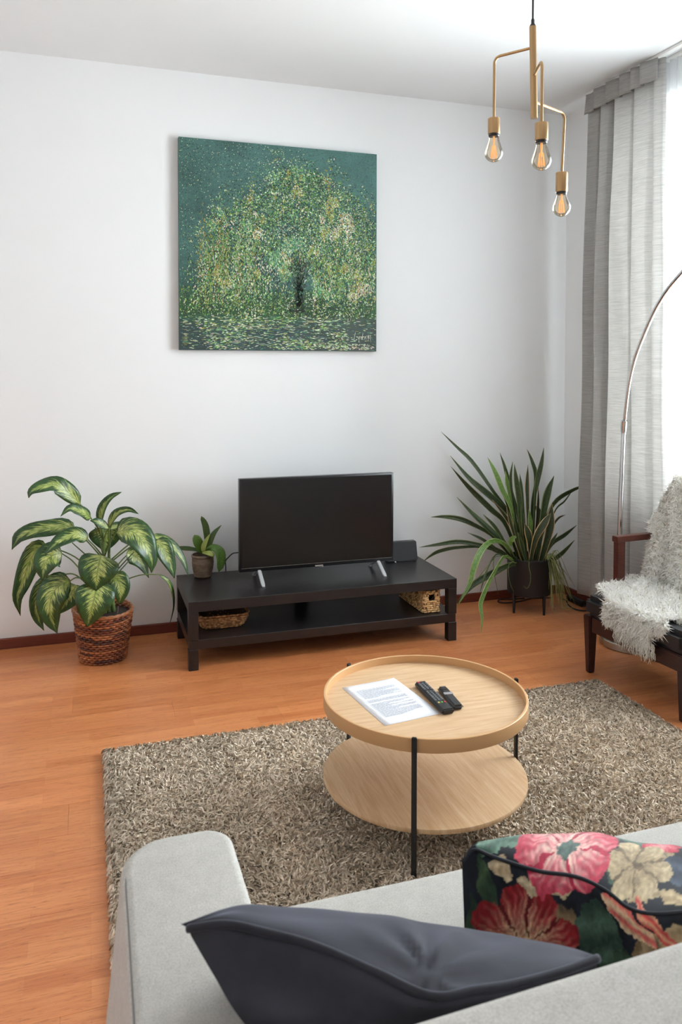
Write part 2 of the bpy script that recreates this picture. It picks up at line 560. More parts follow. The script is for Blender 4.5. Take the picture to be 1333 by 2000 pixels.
for k_ in ('yarn', 'knit'):
    t_ = NT(M.get(k_) or M.setdefault('knit', grainy('ivory_knit', rgb(244, 241, 235), rgb(222, 218, 208), 45, (1, 1, 1), 0.95, spec=0.1, bump=0.5)))
    tl_ = t_.n('ShaderNodeBsdfTranslucent'); tl_.inputs[0].default_value = rgb(246, 244, 238)
    mx_ = t_.n('ShaderNodeMixShader'); mx_.inputs[0].default_value = 0.15
    t_.l(t_.b, 0, mx_, 1); t_.l(tl_, 0, mx_, 2); t_.l(mx_, 0, t_.t.nodes['Material Output'], 'Surface')
M['paint'] = vcol('oil_paint', 0.55, 0.3)
M['print'] = vcol('floral_print_cloth', 0.8, 0.15)
NT(M['print']).b.inputs['Sheen Weight'].default_value = 0.15
M['stoneware'] = grainy('brown_stoneware', rgb(128, 108, 88), rgb(96, 80, 66), 30, (1, 1, 2), 0.6, bump=0.3)
M['rugback'] = mat('rug_backing', rgb(112, 102, 90), 0.95)
M['filament'] = mat('amber_filament', rgb(240, 170, 90), 0.5, **{'Emission Color': (1.0, 0.52, 0.2, 1), 'Emission Strength': 0.55})

# ------------------------------------------------------------------ the room
fl = MB().box(XL - 0.1, W + 0.1, YF - 0.1, D + 0.1, -0.14, -0.0125).build('floor', M['floor'], smooth=0)
fl['kind'] = 'structure'
pl_mesh = None
bw, bl = 0.19, 1.28
row = 0
y = D - 0.012 - bw * 37
while y < D - 0.02:
    x = XL - [0.0, 0.45, 0.88, 0.2, 0.66][row % 5]
    while x < W:
        if pl_mesh is None:
            o = MB().box(0, bl - 0.0004, 0, bw - 0.0005, -0.012, 0, 0.0004, 1).build('plank', M['floor'], None, smooth=0)
            pl_mesh = o.data
        else:
            o = bpy.data.objects.new('plank', pl_mesh)
            col.objects.link(o)
        o.parent = fl
        x0 = max(x, XL); x1 = min(x + bl, W)
        o.location = (x0, y, 0)
        o.scale = ((x1 - x0) / bl, 1, 1)
        x += bl
    y += bw
    row += 1
def struct(name, mb, m, smooth=0):
    o = mb.build(name, m, smooth=smooth)
    o['kind'] = 'structure'
    return o
struct('ceiling', MB().box(XL - 0.1, W + 0.25, YF - 0.1, D + 0.1, H, H + 0.12), M['ceiling'])
struct('wall_back', MB().box(XL - 0.1, W + 0.25, D, D + 0.12, 0, H), M['wall'])
struct('wall_left', MB().box(XL - 0.12, XL, YF, D, 0, H), M['wall'])
struct('wall_front', MB().box(XL - 0.1, W + 0.25, YF - 0.12, YF, 0, H), M['wall'])
# window wall with two openings
WY = [(1.75, 3.95), (-1.35, 1.15)]
ZW0, ZW1 = 0.72, 3.0
wr = MB()
T = 0.22
wr.box(W, W + T, 3.95, D, 0, H).box(W, W + T, 1.15, 1.75, 0, H).box(W, W + T, YF, -1.35, 0, H)
for a, b in WY:
    wr.box(W, W + T, a, b, 0, ZW0).box(W, W + T, a, b, ZW1, H)
struct('wall_right', wr, M['wall'])
for k, (a, b) in enumerate(WY):
    f = MB()
    xf0, xf1 = W + 0.10, W + 0.16
    f.box(xf0, xf1, a, a + 0.06, ZW0, ZW1, 0.004).box(xf0, xf1, b - 0.06, b, ZW0, ZW1, 0.004)
    f.box(xf0, xf1, a + 0.06, b - 0.06, ZW0, ZW0 + 0.06, 0.004).box(xf0, xf1, a + 0.06, b - 0.06, ZW1 - 0.06, ZW1, 0.004)
    mid = (a + b) / 2
    f.box(xf0, xf1, mid - 0.04, mid + 0.04, ZW0 + 0.06, ZW1 - 0.06, 0.004)
    wn = struct('window_%d' % (k + 1), f, M['white'])
    for p0, p1 in ((a + 0.06, mid - 0.04), (mid + 0.04, b - 0.06)):
        MB().box(xf0 + 0.025, xf0 + 0.031, p0, p1, ZW0 + 0.06, ZW1 - 0.06).build('pane', M['pane'], wn, smooth=0)
def skirting(x0, x1, y0, y1, name):
    struct(name, MB().box(x0, x1, y0, y1, 0.0, 0.058, 0.005), M['baseboard'])
skirting(XL, W, D - 0.016, D, 'baseboard_back')
skirting(W - 0.016, W, YF, D - 0.017, 'baseboard_right')
skirting(XL, XL + 0.016, YF, D - 0.017, 'baseboard_left')

# ------------------------------------------------------------------ rug
rx0, rx1, ry0, ry1 = 0.045, 2.355, 1.60, 3.215
rug = thing('shag_rug', (1.2, 2.4, 0), 'large taupe shag rug lying on the laminate under the round table', 'rug')
MB().box(rx0 + 0.012, rx1 - 0.012, ry0 + 0.012, ry1 - 0.012, 0.001, 0.012, 0.004).build('backing', M['rugback'], rug)
def fast_mesh(name, V, F, C, m, parent, kind='stuff'):
    me = bpy.data.meshes.new(name)
    me.vertices.add(len(V)); me.vertices.foreach_set('co', V.astype(np.float32).ravel())
    nf, k = F.shape
    me.loops.add(nf * k); me.loops.foreach_set('vertex_index', F.astype(np.int32).ravel())
    me.polygons.add(nf)
    me.polygons.foreach_set('loop_start', np.arange(0, nf * k, k, dtype=np.int32))
    ca = me.color_attributes.new('col', 'FLOAT_COLOR', 'POINT')
    ca.data.foreach_set('color', C.astype(np.float32).ravel())
    me.materials.append(m)
    me.update(calc_edges=True)
    me.validate()
    o = bpy.data.objects.new(name, me)
    col.objects.link(o)
    if parent is not None:
        o.parent = parent
        o.matrix_parent_inverse = (Matrix.Translation(parent.location) @ parent.rotation_euler.to_matrix().to_4x4()).inverted()
    if kind: o['kind'] = kind
    return o
def strands(name, root, nrm, lean, length, width, colr, m, parent, droop=0.5):
    """thin tapering strands, 5 vertices and 3 triangles each"""
    n = len(root)
    d = nrm + lean
    d /= np.linalg.norm(d, axis=1)[:, None]
    side = np.cross(d, rng.normal(size=(n, 3)))
    side /= np.linalg.norm(side, axis=1)[:, None]
    L = length[:, None]
    mid = root + d * L * 0.55
    tip = root + d * L * 0.9 + lean * L * 0.35 + np.array([0, 0, -droop]) * L * 0.25
    w = width[:, None] * 0.5
    V = np.stack([root - side * w, root + side * w, mid - side * w * 1.05, mid + side * w * 1.05, tip], 1).reshape(-1, 3)
    b = (np.arange(n) * 5)[:, None]
    F = np.concatenate([b + np.array([0, 1, 3]), b + np.array([0, 3, 2]), b + np.array([2, 3, 4])], 0)
    C = np.repeat(colr, 5, 0)
    return fast_mesh(name, V, F, C, m, parent)
def lins(a):
    a = np.asarray(a, float) / 255
    return np.where(a <= 0.04045, a / 12.92, ((a + 0.055) / 1.055) ** 2.4)
def smooth_noise(x, y, freq, seed):
    r = np.random.default_rng(seed)
    out = np.zeros_like(x)
    for _ in range(14):
        k = r.normal(size=2) * freq
        out += np.sin(x * k[0] + y * k[1] + r.uniform(0, 6.28))
    return out / math.sqrt(7)
N = 150000
x = rng.uniform(rx0, rx1, N); y = rng.uniform(ry0, ry1, N)
root = np.stack([x, y, np.full(N, 0.010)], 1)
edge = 0.022
ex = np.clip((rx0 + edge - x) / edge, 0, 1) - np.clip((x - rx1 + edge) / edge, 0, 1)
ey = np.clip((ry0 + edge - y) / edge, 0, 1) - np.clip((y - ry1 + edge) / edge, 0, 1)
inn = (1 - np.abs(ex)) * (1 - np.abs(ey))
lean = np.stack([(0.30 * smooth_noise(x, y, 40, 1) + rng.normal(size=N) * 0.75) * inn + ex * 0.5, (0.30 * smooth_noise(x, y, 40, 2) + rng.normal(size=N) * 0.75) * inn + ey * 0.5, np.zeros(N)], 1)
lean[:, 0] = np.where(x < rx0 + 0.035, np.abs(lean[:, 0]), np.where(x > rx1 - 0.035, -np.abs(lean[:, 0]), lean[:, 0]))
lean[:, 1] = np.where(y > ry1 - 0.035, -np.abs(lean[:, 1]), lean[:, 1])
nr = np.zeros((N, 3)); nr[:, 2] = 1
t = rng.uniform(0, 1, N)[:, None]
c = lins((182, 166, 146)) * (1 - t) + lins((238, 222, 202)) * t
c = c * (1 + 0.06 * smooth_noise(x, y, 9, 3))[:, None]
dk = rng.uniform(0, 1, N) < 0.12
c[dk] *= 0.6
c = np.concatenate([np.clip(c, 0.01, 1), np.ones((N, 1))], 1)
strands('pile', root, nr, lean, rng.uniform(0.018, 0.034, N), rng.uniform(0.0045, 0.0072, N), c, M['pile'], rug)

# ------------------------------------------------------------------ painting
px0, px1, pz0, pz1 = 0.5061, 1.7076, 1.6313, 2.8408
pt = thing('painting', ((px0 + px1) / 2, D, pz0), 'large square canvas painting of a green willow tree hanging on the white wall', 'painting')
MB().box(px0, px1, D - 0.034, D - 0.001, pz0, pz1, 0.003).build('canvas', mat('canvas_sides', rgb(92, 104, 98), 0.8), pt)
PW, PH = px1 - px0, pz1 - pz0
def fbm(u, v, f, s=0.0):
    return noise.noise(Vector((u * f + s, v * f - s, s * 1.7))) + 0.5 * noise.noise(Vector((u * f * 2.1 + s, v * f * 2.1, 4 + s)))
def crown(u, v):
    """>0 inside the tree's crown"""
    cxu = 0.55
    du = (u - cxu) / (0.43 if u < cxu else 0.47)
    top = 0.885 - 0.27 * abs(du) ** 2.6 + 0.10 * fbm(u, v, 4, 2) + 0.05 * fbm(u, v, 15, 8)
    low = 0.24 + 0.09 * fbm(u, 0.1, 11, 5) + (0.13 if 0.45 < u < 0.66 else 0.0)
    wob = 1.0 + 0.10 * fbm(0.3, v, 6, 4) + 0.06 * fbm(u, v, 22, 6)
    return min(top - v, v - low, (wob - abs(du)) * 0.4)
def ground(u, v):
    a = Vector((66, 98, 92)); b = Vector((84, 124, 120))
    k = min(1, max(0, 0.55 * u + 0.5 * v - 0.25))
    c = a.lerp(b, k)
    if v < 0.33: c = c.lerp(Vector((50, 84, 52)), min(1, (0.33 - v) / 0.12) * 0.85)
    if v < 0.17: c = c.lerp(Vector((58, 74, 74)), min(1, (0.17 - v) / 0.06))
    if v < 0.17 and u > 0.6: c = c.lerp(Vector((66, 74, 66)), 0.6)
    return c * (1 + 0.14 * fbm(u, v, 6, 9) + 0.05 * fbm(u, v, 40, 3))
G, C = [], []
NG = 90
for i in range(NG + 1):
    r_ = []
    for j in range(NG + 1):
        u, v = j / NG, i / NG
        r_.append((px0 + u * PW, D - 0.0345, pz0 + v * PH))
        g = ground(u, v)
        C.append(rgb(*[max(0, min(255, q)) for q in g]))
    G.append(r_)
MB().grid(G, c=C).build('painted_ground', M['paint'], pt, use_c=True, smooth=0)
dab = MB()
PAL = dict(green=(100, 142, 74), olive=(142, 154, 72), pale=(186, 200, 160), cream=(224, 226, 200), teal=(84, 134, 112), dark=(40, 56, 50), slate=(66, 86, 88),
           pink=(190, 176, 152), ochre=(156, 136, 62), mint=(110, 168, 114), deep=(40, 74, 46))
def put(u, v, ang, l, w, c, lift):
    if not (0.004 < u < 0.996 and 0.004 < v < 0.996): return
    c = [max(0, min(255, q * random.uniform(0.9, 1.1))) for q in c]
    ca, sa = math.cos(ang), math.sin(ang)
    pts = []
    for a, b in ((-l, -w * .6), (l * .2, -w), (l, 0), (l * .1, w), (-l, w * .5)):
        uu = min(0.9985, max(0.0015, u + a * ca - b * sa)); vv = min(0.9985, max(0.0015, v + a * sa + b * ca))
        pts.append((px0 + uu * PW, D - 0.0348 - lift, pz0 + vv * PH))
    cc = rgb(*c)
    dab.add(pts, [(0, 1, 2, 3, 4)], None, [cc] * 5)
random.seed(21)
lift = 0.0
for i in range(66000):
    lift = 0.0016 * i / 66000
    u, v = random.random(), random.random()
    cr_ = crown(u, v)
    if (cr_ > 0 and random.random() < 0.42 + cr_ * 9) or (cr_ > -0.07 and random.random() < 0.16):
        n1, n2, n3 = fbm(u, v, 9, 1), fbm(u, v * 0.6, 13, 7), fbm(u, v, 5, 11)
        low = v < 0.5
        if n1 > 0.52: k = random.choice(['pink', 'cream', 'pale', 'ochre'])
        elif n2 > 0.36: k = random.choice(['ochre', 'olive', 'olive', 'pale'])
        elif n1 < -0.42: k = random.choice(['dark', 'slate', 'dark', 'teal', 'pale'])
        elif n3 > 0.25: k = random.choice(['mint', 'teal', 'green', 'pale'])
        else: k = random.choice(['green', 'green', 'olive', 'teal', 'dark', 'deep', 'slate', 'deep', 'pale', 'mint', 'green', 'dark'])
        if random.random() < 0.20: k = random.choice(['cream', 'pale', 'dark', 'dark', 'deep'])
        ang = random.uniform(0, 3.14) if not low else random.gauss(1.57, 0.45)
        l = random.uniform(0.0018, 0.0050)
        put(u, v, ang, l * (1.4 if low else 1.05), l * random.uniform(0.38, 0.72), PAL[k], lift)
    elif v > 0.30:
        q = random.random()
        sp_ = fbm(u, v, 4, 3)
        if q < 0.36 + 0.3 * sp_:
            k = random.choice(['dark', 'slate', 'slate', 'pale', 'teal', 'teal', 'dark', 'dark', 'slate']) if u < 0.62 or v < 0.6 else random.choice(['slate', 'teal'])
            l = random.uniform(0.0011, 0.0028)
            put(u, v, random.uniform(0, 3.14), l, l * 0.7, PAL[k], lift)
    elif v > 0.17:
        if random.random() < 0.55:
            k = random.choice(['deep', 'deep', 'green', 'dark', 'olive', 'dark', 'pale'])
            l = random.uniform(0.0015, 0.005)
            put(u, v, random.gauss(1.2, 0.6), l, l * 0.5, PAL[k], lift)
    else:
        if random.random() < (0.30 if 0.12 < u < 0.85 else 0.14):
            band = fbm(u * 0.4, v, 16, 4)
            k = random.choice(['olive', 'green', 'pale', 'cream', 'mint']) if band > 0.12 and 0.05 < u < 0.85 else random.choice(['slate', 'dark', 'slate', 'teal', 'pale'])
            l = random.uniform(0.002, 0.008)
            put(u, v, random.gauss(0, 0.12), l, l * 0.28, PAL[k], lift)
# drooping branches, trunk, light strokes on the water
for b in range(95):
    u0 = random.choice([random.uniform(0.10, 0.42), random.uniform(0.10, 0.30), random.uniform(0.66, 0.98), random.uniform(0.15, 0.95)])
    v0, v1 = random.uniform(0.45, 0.68), random.uniform(0.19, 0.36)
    k = random.choice(['pale', 'olive', 'pink', 'ochre', 'cream', 'mint', 'olive'])
    out_ = (u0 - 0.55) * 0.05
    for q in range(34):
        f = q / 33
        put(u0 + out_ * f + random.gauss(0, 0.007), v0 + (v1 - v0) * f + random.gauss(0, 0.008), random.gauss(1.57, 0.35), random.uniform(0.002, 0.0055), 0.0017, PAL[k] if random.random() < 0.75 else PAL['green'], 0.0017)
for q in range(1000):
    v = random.uniform(0.19, 0.46)
    wd = 0.026 + max(0, v - 0.33) * 0.30 + max(0, 0.23 - v) * 0.8
    put(0.588 + random.gauss(0, wd * 0.55), v, random.gauss(1.57, 0.5), random.uniform(0.002, 0.006), 0.0018, random.choice([(58, 52, 48), (76, 66, 60), (50, 54, 50), (66, 74, 68), PAL['deep'], PAL['slate'], PAL['teal']]), 0.0018)
for q in range(420):
    v = random.uniform(0.02, 0.16); u = min(0.96, max(0.03, random.gauss(0.45, 0.26)))
    put(u, v, random.gauss(0, 0.1), random.uniform(0.006, 0.02), random.uniform(0.0006, 0.0014), random.choice([PAL['cream'], PAL['pale'], PAL['olive'], PAL['slate'], PAL['teal']]), 0.0018)
for q in range(420):
    u = random.uniform(0.50, 0.97)
    put(u, random.uniform(0.17, 0.26), random.gauss(0, 0.5), random.uniform(0.002, 0.010), 0.0014, random.choice([PAL['dark'], (50, 54, 50), PAL['deep'], PAL['dark'], PAL['cream']]), 0.0018)
for q in range(160):
    put(random.uniform(0.74, 0.98), random.uniform(0.008, 0.035), random.gauss(0, 0.3), random.uniform(0.002, 0.006), 0.002, random.choice([PAL['cream'], (230, 220, 226), PAL['pale'], (120, 104, 96)]), 0.0018)
dab.build('paint_dabs', M['paint'], pt, use_c=True, smooth=0, kind='stuff')
sig = MB()
for line in ([(0.885, 0.095), (0.878, 0.055), (0.893, 0.058)], [(0.898, 0.075), (0.903, 0.062), (0.908, 0.076), (0.902, 0.045)], [(0.915, 0.062), (0.921, 0.074), (0.923, 0.058), (0.925, 0.09)],
             [(0.933, 0.06), (0.94, 0.074), (0.944, 0.06)], [(0.955, 0.082), (0.951, 0.07), (0.958, 0.068), (0.957, 0.082), (0.953, 0.05)], [(0.966, 0.084), (0.966, 0.056)]):
    sp_ = spline([(px0 + u * PW, D - 0.0372, pz0 + v * PH) for u, v in line], 10)
    sig.tube(sp_, 0.0013, 5)
sig.build('signature', mat('pale_signature_paint', rgb(206, 216, 204), 0.6), pt)

# ------------------------------------------------------------------ low television bench
bx, by = 0.479, 3.969
bench = thing('television_bench', (bx + 0.745, by + 0.275, 0), 'long low black-brown bench with an open shelf carrying the television', 'bench')
MB().box(bx, bx + 1.49, by, by + 0.55, 0.297, 0.35, 0.0015, 1).build('tabletop', M['bench'], bench)
MB().box(bx + 0.004, bx + 1.486, by + 0.004, by + 0.546, 0.105, 0.153, 0.0015, 1).build('shelf', M['bench'], bench)
for lx in (bx + 0.0005, bx + 1.4395):
    for ly in (by + 0.0005, by + 0.4995):
        mb = MB()
        mb.box(lx, lx + 0.05, ly, ly + 0.05, 0, 0.1055, 0.0015, 1).box(lx, lx + 0.05, ly, ly + 0.05, 0.1525, 0.297, 0.0015, 1)
        mb.build('leg', M['bench'], bench)
MB().box(1.16, 1.235, 4.455, 4.49, 0.153, 0.297, 0.001, 1).build('centre_support', M['bench'], bench)

# ------------------------------------------------------------------ television
TY = 4.25
tv = thing('television', (1.235, TY, 0.35), 'flat black television on chrome feet standing on the low bench', 'television')
tl, tr_ = 0.789, 1.693
tb, tt = P(467.8, 1117.7, TY).z, P(620, 929, TY).z
MB().box(tl, tr_, TY - 0.012, TY + 0.03, tb, tt, 0.003).build('housing', M['bezel'], tv)
MB().box(tl + 0.012, tr_ - 0.012, TY - 0.0135, TY - 0.0118, tb + 0.022, tt - 0.010, 0.0003, 1).build('screen', M['screen'], tv)
MB().box(tl + 0.15, tr_ - 0.15, TY + 0.028, TY + 0.06, tb + 0.03, tb + 0.26, 0.01).build('back_cover', M['blackplastic'], tv)
MB().box(tl + 0.010, tr_ - 0.010, TY - 0.0140, TY - 0.0120, tb + 0.0195, tb + 0.0215).build('trim_line', M['brushed'], tv, smooth=0)
lgx = P(622, 1105, TY).x
MB().box(lgx - 0.024, lgx + 0.024, TY - 0.0165, TY - 0.0115, tb - 0.004, tb + 0.010, 0.001).build('badge', M['chrome'], tv, label='small bright metal badge')
for fx in (0.899, 1.600):
    mb = MB()
    for sg in (-1, 1):
        top = Vector((fx, TY + 0.008 + sg * 0.012, tb + 0.004)); bot = Vector((fx, TY + 0.008 + sg * 0.122, 0.356))
        bm = bmesh.new(); bmesh.ops.create_cube(bm, size=1)
        dvec = bot - top
        for v in bm.verts:
            f = v.co.z + 0.5
            ctr = top.lerp(bot, f)
            v.co = ctr + Vector((v.co.x * 0.021, 0, 0)) + Vector((0, dvec.z, -dvec.y)).normalized() * v.co.y * 0.012
        bmesh.ops.recalc_face_normals(bm, faces=bm.faces[:])
        bmesh.ops.bevel(bm, geom=bm.edges[:], offset=0.003, segments=2, affect='EDGES')
        mb.bm(bm)
    mb.box(fx - 0.008, fx + 0.008, TY - 0.010, TY + 0.026, tb - 0.006, tb + 0.008, 0.002)
    for sg in (-1, 1): mb.box(fx - 0.008, fx + 0.008, TY + 0.008 + sg * 0.122 - 0.011, TY + 0.008 + sg * 0.122 + 0.011, 0.3502, 0.358, 0.002)
    mb.build('foot', M['tvfoot'], tv, label='chrome foot splayed front to back')
# the cable of the television
tag(MB().tube(spline([P(472, 1078, 4.285), P(463, 1079.5, 4.33), P(455, 1081, 4.42), P(447, 1088, 4.50), P(441, 1096, 4.540), Vector((0.766, 4.552, 0.36)), Vector((0.77, 4.556, 0.2)), Vector((0.80, 4.56, 0.02)), Vector((0.9, 4.555, 0.006))], 40), 0.0032, 6).build('power_cable', M['cord'], smooth=180),
    'thin black cable running from the television down behind the bench', 'cable')

# black upright box behind the television
rt = thing('electronics_box', (1.86, 4.44, 0.35), 'black upright box standing behind the right end of the television', 'electronics')
mb = MB(); bm = bmesh.new(); bmesh.ops.create_cube(bm, size=1)
for v in bm.verts:
    v.co = (1.825 + v.co.x * (0.205 - 0.006 * (v.co.z + 0.5)), 4.440 + v.co.y * 0.045 + 0.02 * (v.co.z + 0.5), 0.354 + 0.112 * (v.co.z + 0.5))
bmesh.ops.recalc_face_normals(bm, faces=bm.faces[:])
bmesh.ops.bevel(bm, geom=bm.edges[:], offset=0.004, segments=3, affect='EDGES')
mb.bm(bm).build('housing', M['blackplastic'], rt)
MB().box(1.73, 1.92, 4.418, 4.47, 0.3502, 0.356, 0.002).build('base', M['blackplastic'], rt)
MB().lathe([(0.004, 0), (0.009, 0.003), (0.009, 0.008), (0.004, 0.011)], 16, (1.768, 4.395, 0.3502)).build('metal_knob', M['chrome'], rt, label='small bright metal knob at its foot')

# ------------------------------------------------------------------ woven baskets on the shelf
def brown(a, b):
    t = random.random()
    return rgb(*[a[i] * (1 - t) + b[i] * t for i in range(3)])
def rrect(hx, hy, r, n):
    """n points round a rounded rectangle"""
    per = []
    for cx_, cy_, a0 in ((hx - r, -hy + r, -90), (hx - r, hy - r, 0), (-hx + r, hy - r, 90), (-hx + r, -hy + r, 180)):
        for k in range(9):
            a = R(a0 + 90 * k / 8)
            per.append(Vector((cx_ + r * math.cos(a), cy_ + r * math.sin(a))))
    per.append(per[0])
    ds = [0]
    for i in range(1, len(per)): ds.append(ds[-1] + (per[i] - per[i - 1]).length)
    out, k = [], 0
    for i in range(n):
        t = ds[-1] * i / n
        while ds[k + 1] < t: k += 1
        out.append(per[k].lerp(per[k + 1], (t - ds[k]) / max(1e-9, ds[k + 1] - ds[k])))
    return out
random.seed(3)
tb_ = thing('woven_tray_basket', (0.682, 4.20, 0.153), 'shallow open woven tray basket at the left end of the bench shelf', 'basket')
mb = MB()
cx_, cy_ = 0.682, 4.205
inner = MB()
rows = 7
for k in range(rows):
    f = k / (rows - 1)
    hx, hy = 0.108 + 0.026 * f ** 0.7, 0.088 + 0.026 * f ** 0.7
    ring = rrect(hx, hy, 0.05, 108)
    z = 0.160 + 0.062 * f + (0.003 if k == rows - 1 else 0)
    pts = []
    for i, p in enumerate(ring):
        w = math.sin(i / 108 * 2 * math.pi * 27 + (math.pi if k % 2 else 0)) * 0.0034
        d = p.normalized()
        pts.append((cx_ + p.x + d.x * w, cy_ + p.y + d.y * w, z + random.uniform(-0.0008, 0.0008)))
    nv0 = len(mb.v)
    mb.tube(pts, [0.0058 + random.uniform(-0.0012, 0.0012) for _ in pts], 6, closed=True)
    for i in range(nv0, len(mb.v)):
        mb.c[i] = brown((122, 78, 46), (214, 160, 104)) if i % 6 == 0 else mb.c[i - 1]
mb.build('weave', M['rush'], tb_, use_c=True, smooth=180, kind='stuff')
inner.grid([[(cx_ + p.x * 0.97, cy_ + p.y * 0.97, z) for p in rrect(hx, hy, 0.05, 60) + [rrect(hx, hy, 0.05, 60)[0]]] for hx, hy, z in ((0.131, 0.111, 0.222), (0.108, 0.088, 0.162), (0.05, 0.04, 0.1605), (0.002, 0.002, 0.1605))])
inner.build('lining', mat('dark_woven_lining', rgb(74, 48, 36), 0.8), tb_)

hb = thing('woven_box_basket', (1.835, 4.18, 0.153), 'narrow woven box basket with a slot handle at the right end of the bench shelf', 'basket')
mb = MB()
x0, x1, y0, y1, z0, z1 = 1.787, 1.884, 4.018, 4.36, 0.156, 0.278
# stakes of twisted strands; the front leaves the handle slot open
def strand_row(a, b, z, amp_dir, ph, r=0.0058, n=None):
    a, b = Vector(a), Vector(b)
    L = (b - a).length
    n = max(6, int(L / 0.0045))
    pts = [a.lerp(b, i / n) + Vector(amp_dir) * (0.0032 * math.sin(i * 0.9 + ph)) + Vector((0, 0, random.uniform(-0.001, 0.001))) for i in range(n + 1)]
    k0 = len(mb.v)
    mb.tube(pts, [r * random.uniform(0.8, 1.15) for _ in pts], 6)
    for i in range(k0, len(mb.v)):
        mb.c[i] = (brown((224, 172, 112), (250, 218, 164)) if random.random() > 0.16 else brown((96, 56, 28), (120, 74, 40))) if (i - k0) % 6 == 0 else mb.c[i - 1]
nz = 11
for k in range(nz):
    z = z0 + 0.005 + (z1 - z0 - 0.008) * k / (nz - 1)
    ph = math.pi * (k % 2)
    slot = 0.226 < z < 0.262
    if slot:
        strand_row((x0, y0, z), (x0 + 0.030, y0, z), z, (0, 1, 0), ph); strand_row((x0 + 0.070, y0, z), (x1, y0, z), z, (0, 1, 0), ph)
    else:
        strand_row((x0, y0, z), (x1, y0, z), z, (0, 1, 0), ph)
    strand_row((x0, y0, z), (x0, y1, z), z, (1, 0, 0), ph)
    strand_row((x1, y0, z), (x1, y1, z), z, (1, 0, 0), ph)
    strand_row((x0, y1, z), (x1, y1, z), z, (0, 1, 0), ph)
mb.build('weave', M['rush'], hb, use_c=True, smooth=180, kind='stuff')
ln = MB()
ln.box(x0 + 0.004, x0 + 0.006, y0 + 0.004, y1 - 0.004, z0, z1 - 0.004).box(x1 - 0.006, x1 - 0.004, y0 + 0.004, y1 - 0.004, z0, z1 - 0.004)
ln.box(x0 + 0.004, x1 - 0.004, y1 - 0.006, y1 - 0.004, z0, z1 - 0.004).box(x0 + 0.004, x1 - 0.004, y0 + 0.004, y1 - 0.004, 0.1545, 0.158)
ln.box(x0 + 0.004, x1 - 0.004, y0 + 0.003, y0 + 0.005, z0, 0.226)
ln.build('lining', mat('dark_box_lining', rgb(60, 40, 28), 0.8), hb)

# ------------------------------------------------------------------ leaves
def leaf(name, pts, width, m, parent, N=(0, -0.85, 0.5), prof='heart', cup=0.18, n=14, wave=0.0, twist=0.0, cols=5, thick=0.0):
    C_ = spline(pts, n)
    N = Vector(N).normalized()
    G, UV = [], []
    for i, p in enumerate(C_):
        t = i / n
        T = (C_[min(i + 1, n)] - C_[max(i - 1, 0)]).normalized()
        Sd = T.cross(N)
        if Sd.length < 0.15: Sd = T.cross(Vector((0.3, -0.5, 0.8)))
        Sd.normalize()
        Nn = Sd.cross(T).normalized()
        if twist:
            a = twist * (t - 0.3)
            Sd, Nn = Sd * math.cos(a) + Nn * math.sin(a), Nn * math.cos(a) - Sd * math.sin(a)
        if prof == 'heart': w = (math.sin(math.pi * min(1, t * 1.02) ** 0.62)) ** 0.8 if 0 < t < 1 else 0.0
        elif prof == 'lance': w = math.sin(math.pi * t ** 0.75) ** 0.85 if 0 < t < 1 else 0.0
        elif prof == 'strap': w = min(1, 0.42 + t * 1.1) * (1 - max(0, (t - 0.60) / 0.40) ** 1.6)
        elif prof == 'round': w = min(1, 0.5 + t * 0.9) * math.sqrt(max(0, 1 - max(0, (t - 0.55) / 0.45) ** 2))
        else: w = 1 - 0.6 * t
        w = max(w, 0.02) * width / 2
        r_ = []
        for j in range(cols):
            u = -1 + 2 * j / (cols - 1)
            off = cup * abs(u) ** 1.3 * w + wave * w * math.sin(t * 9 + u * 2) * abs(u)
            r_.append(p + Sd * (u * w) + Nn * off)
            UV.append((u * 0.5 + 0.5, t))
        G.append(r_)
    o = MB().grid(G, UV).build(name, m, parent, smooth=180)
    if thick:
        md = o.modifiers.new('thickness', 'SOLIDIFY'); md.thickness = thick; md.offset = 0
    return o
def stalk(parent, pts, r0, r1, m, name='stalk', n=14):
    C_ = spline(pts, n)
    return MB().tube(C_, [r0 + (r1 - r0) * i / n for i in range(n + 1)], 7).build(name, m, parent, smooth=180)

# ------------------------------------------------------------------ dieffenbachia in its willow basket
dcx, dcy = 0.072, 4.30
dp = thing('dumb_cane_plant', (dcx, dcy, 0), 'bushy variegated dumb cane plant in a brown willow basket left of the bench', 'plant')
random.seed(11)
mb = MB()
nst, rows = 26, 21
def brad(z): return 0.112 + 0.034 * (z / 0.262) ** 0.9
for k in range(rows):
    z = 0.008 + 0.250 * k / (rows - 1)
    pts = []
    for i in range(nst * 4):
        a = 2 * math.pi * i / (nst * 4)
        r = brad(z) + 0.0056 * math.cos(a * nst / 1.0 * 1.0 + math.pi * (k % 2)) + 0.003 * math.sin(3 * a + 1) * z / 0.26
        tilt = 0.010 * (z / 0.26) * math.cos(a - 2.2)
        pts.append((dcx + r * math.cos(a), dcy + r * math.sin(a), z + tilt + random.uniform(-0.0008, 0.0008)))
    k0 = len(mb.v)
    mb.tube(pts, 0.0064 * random.uniform(0.85, 1.1), 6, closed=True)
    tone = ((112, 54, 32), (196, 122, 70))
    cur = brown(*tone)
    for i in range(k0, len(mb.v)):
        if (i - k0) % 72 == 0: cur = brown(*tone) if random.random() > 0.12 else brown((80, 42, 34), (100, 58, 44))
        mb.c[i] = cur
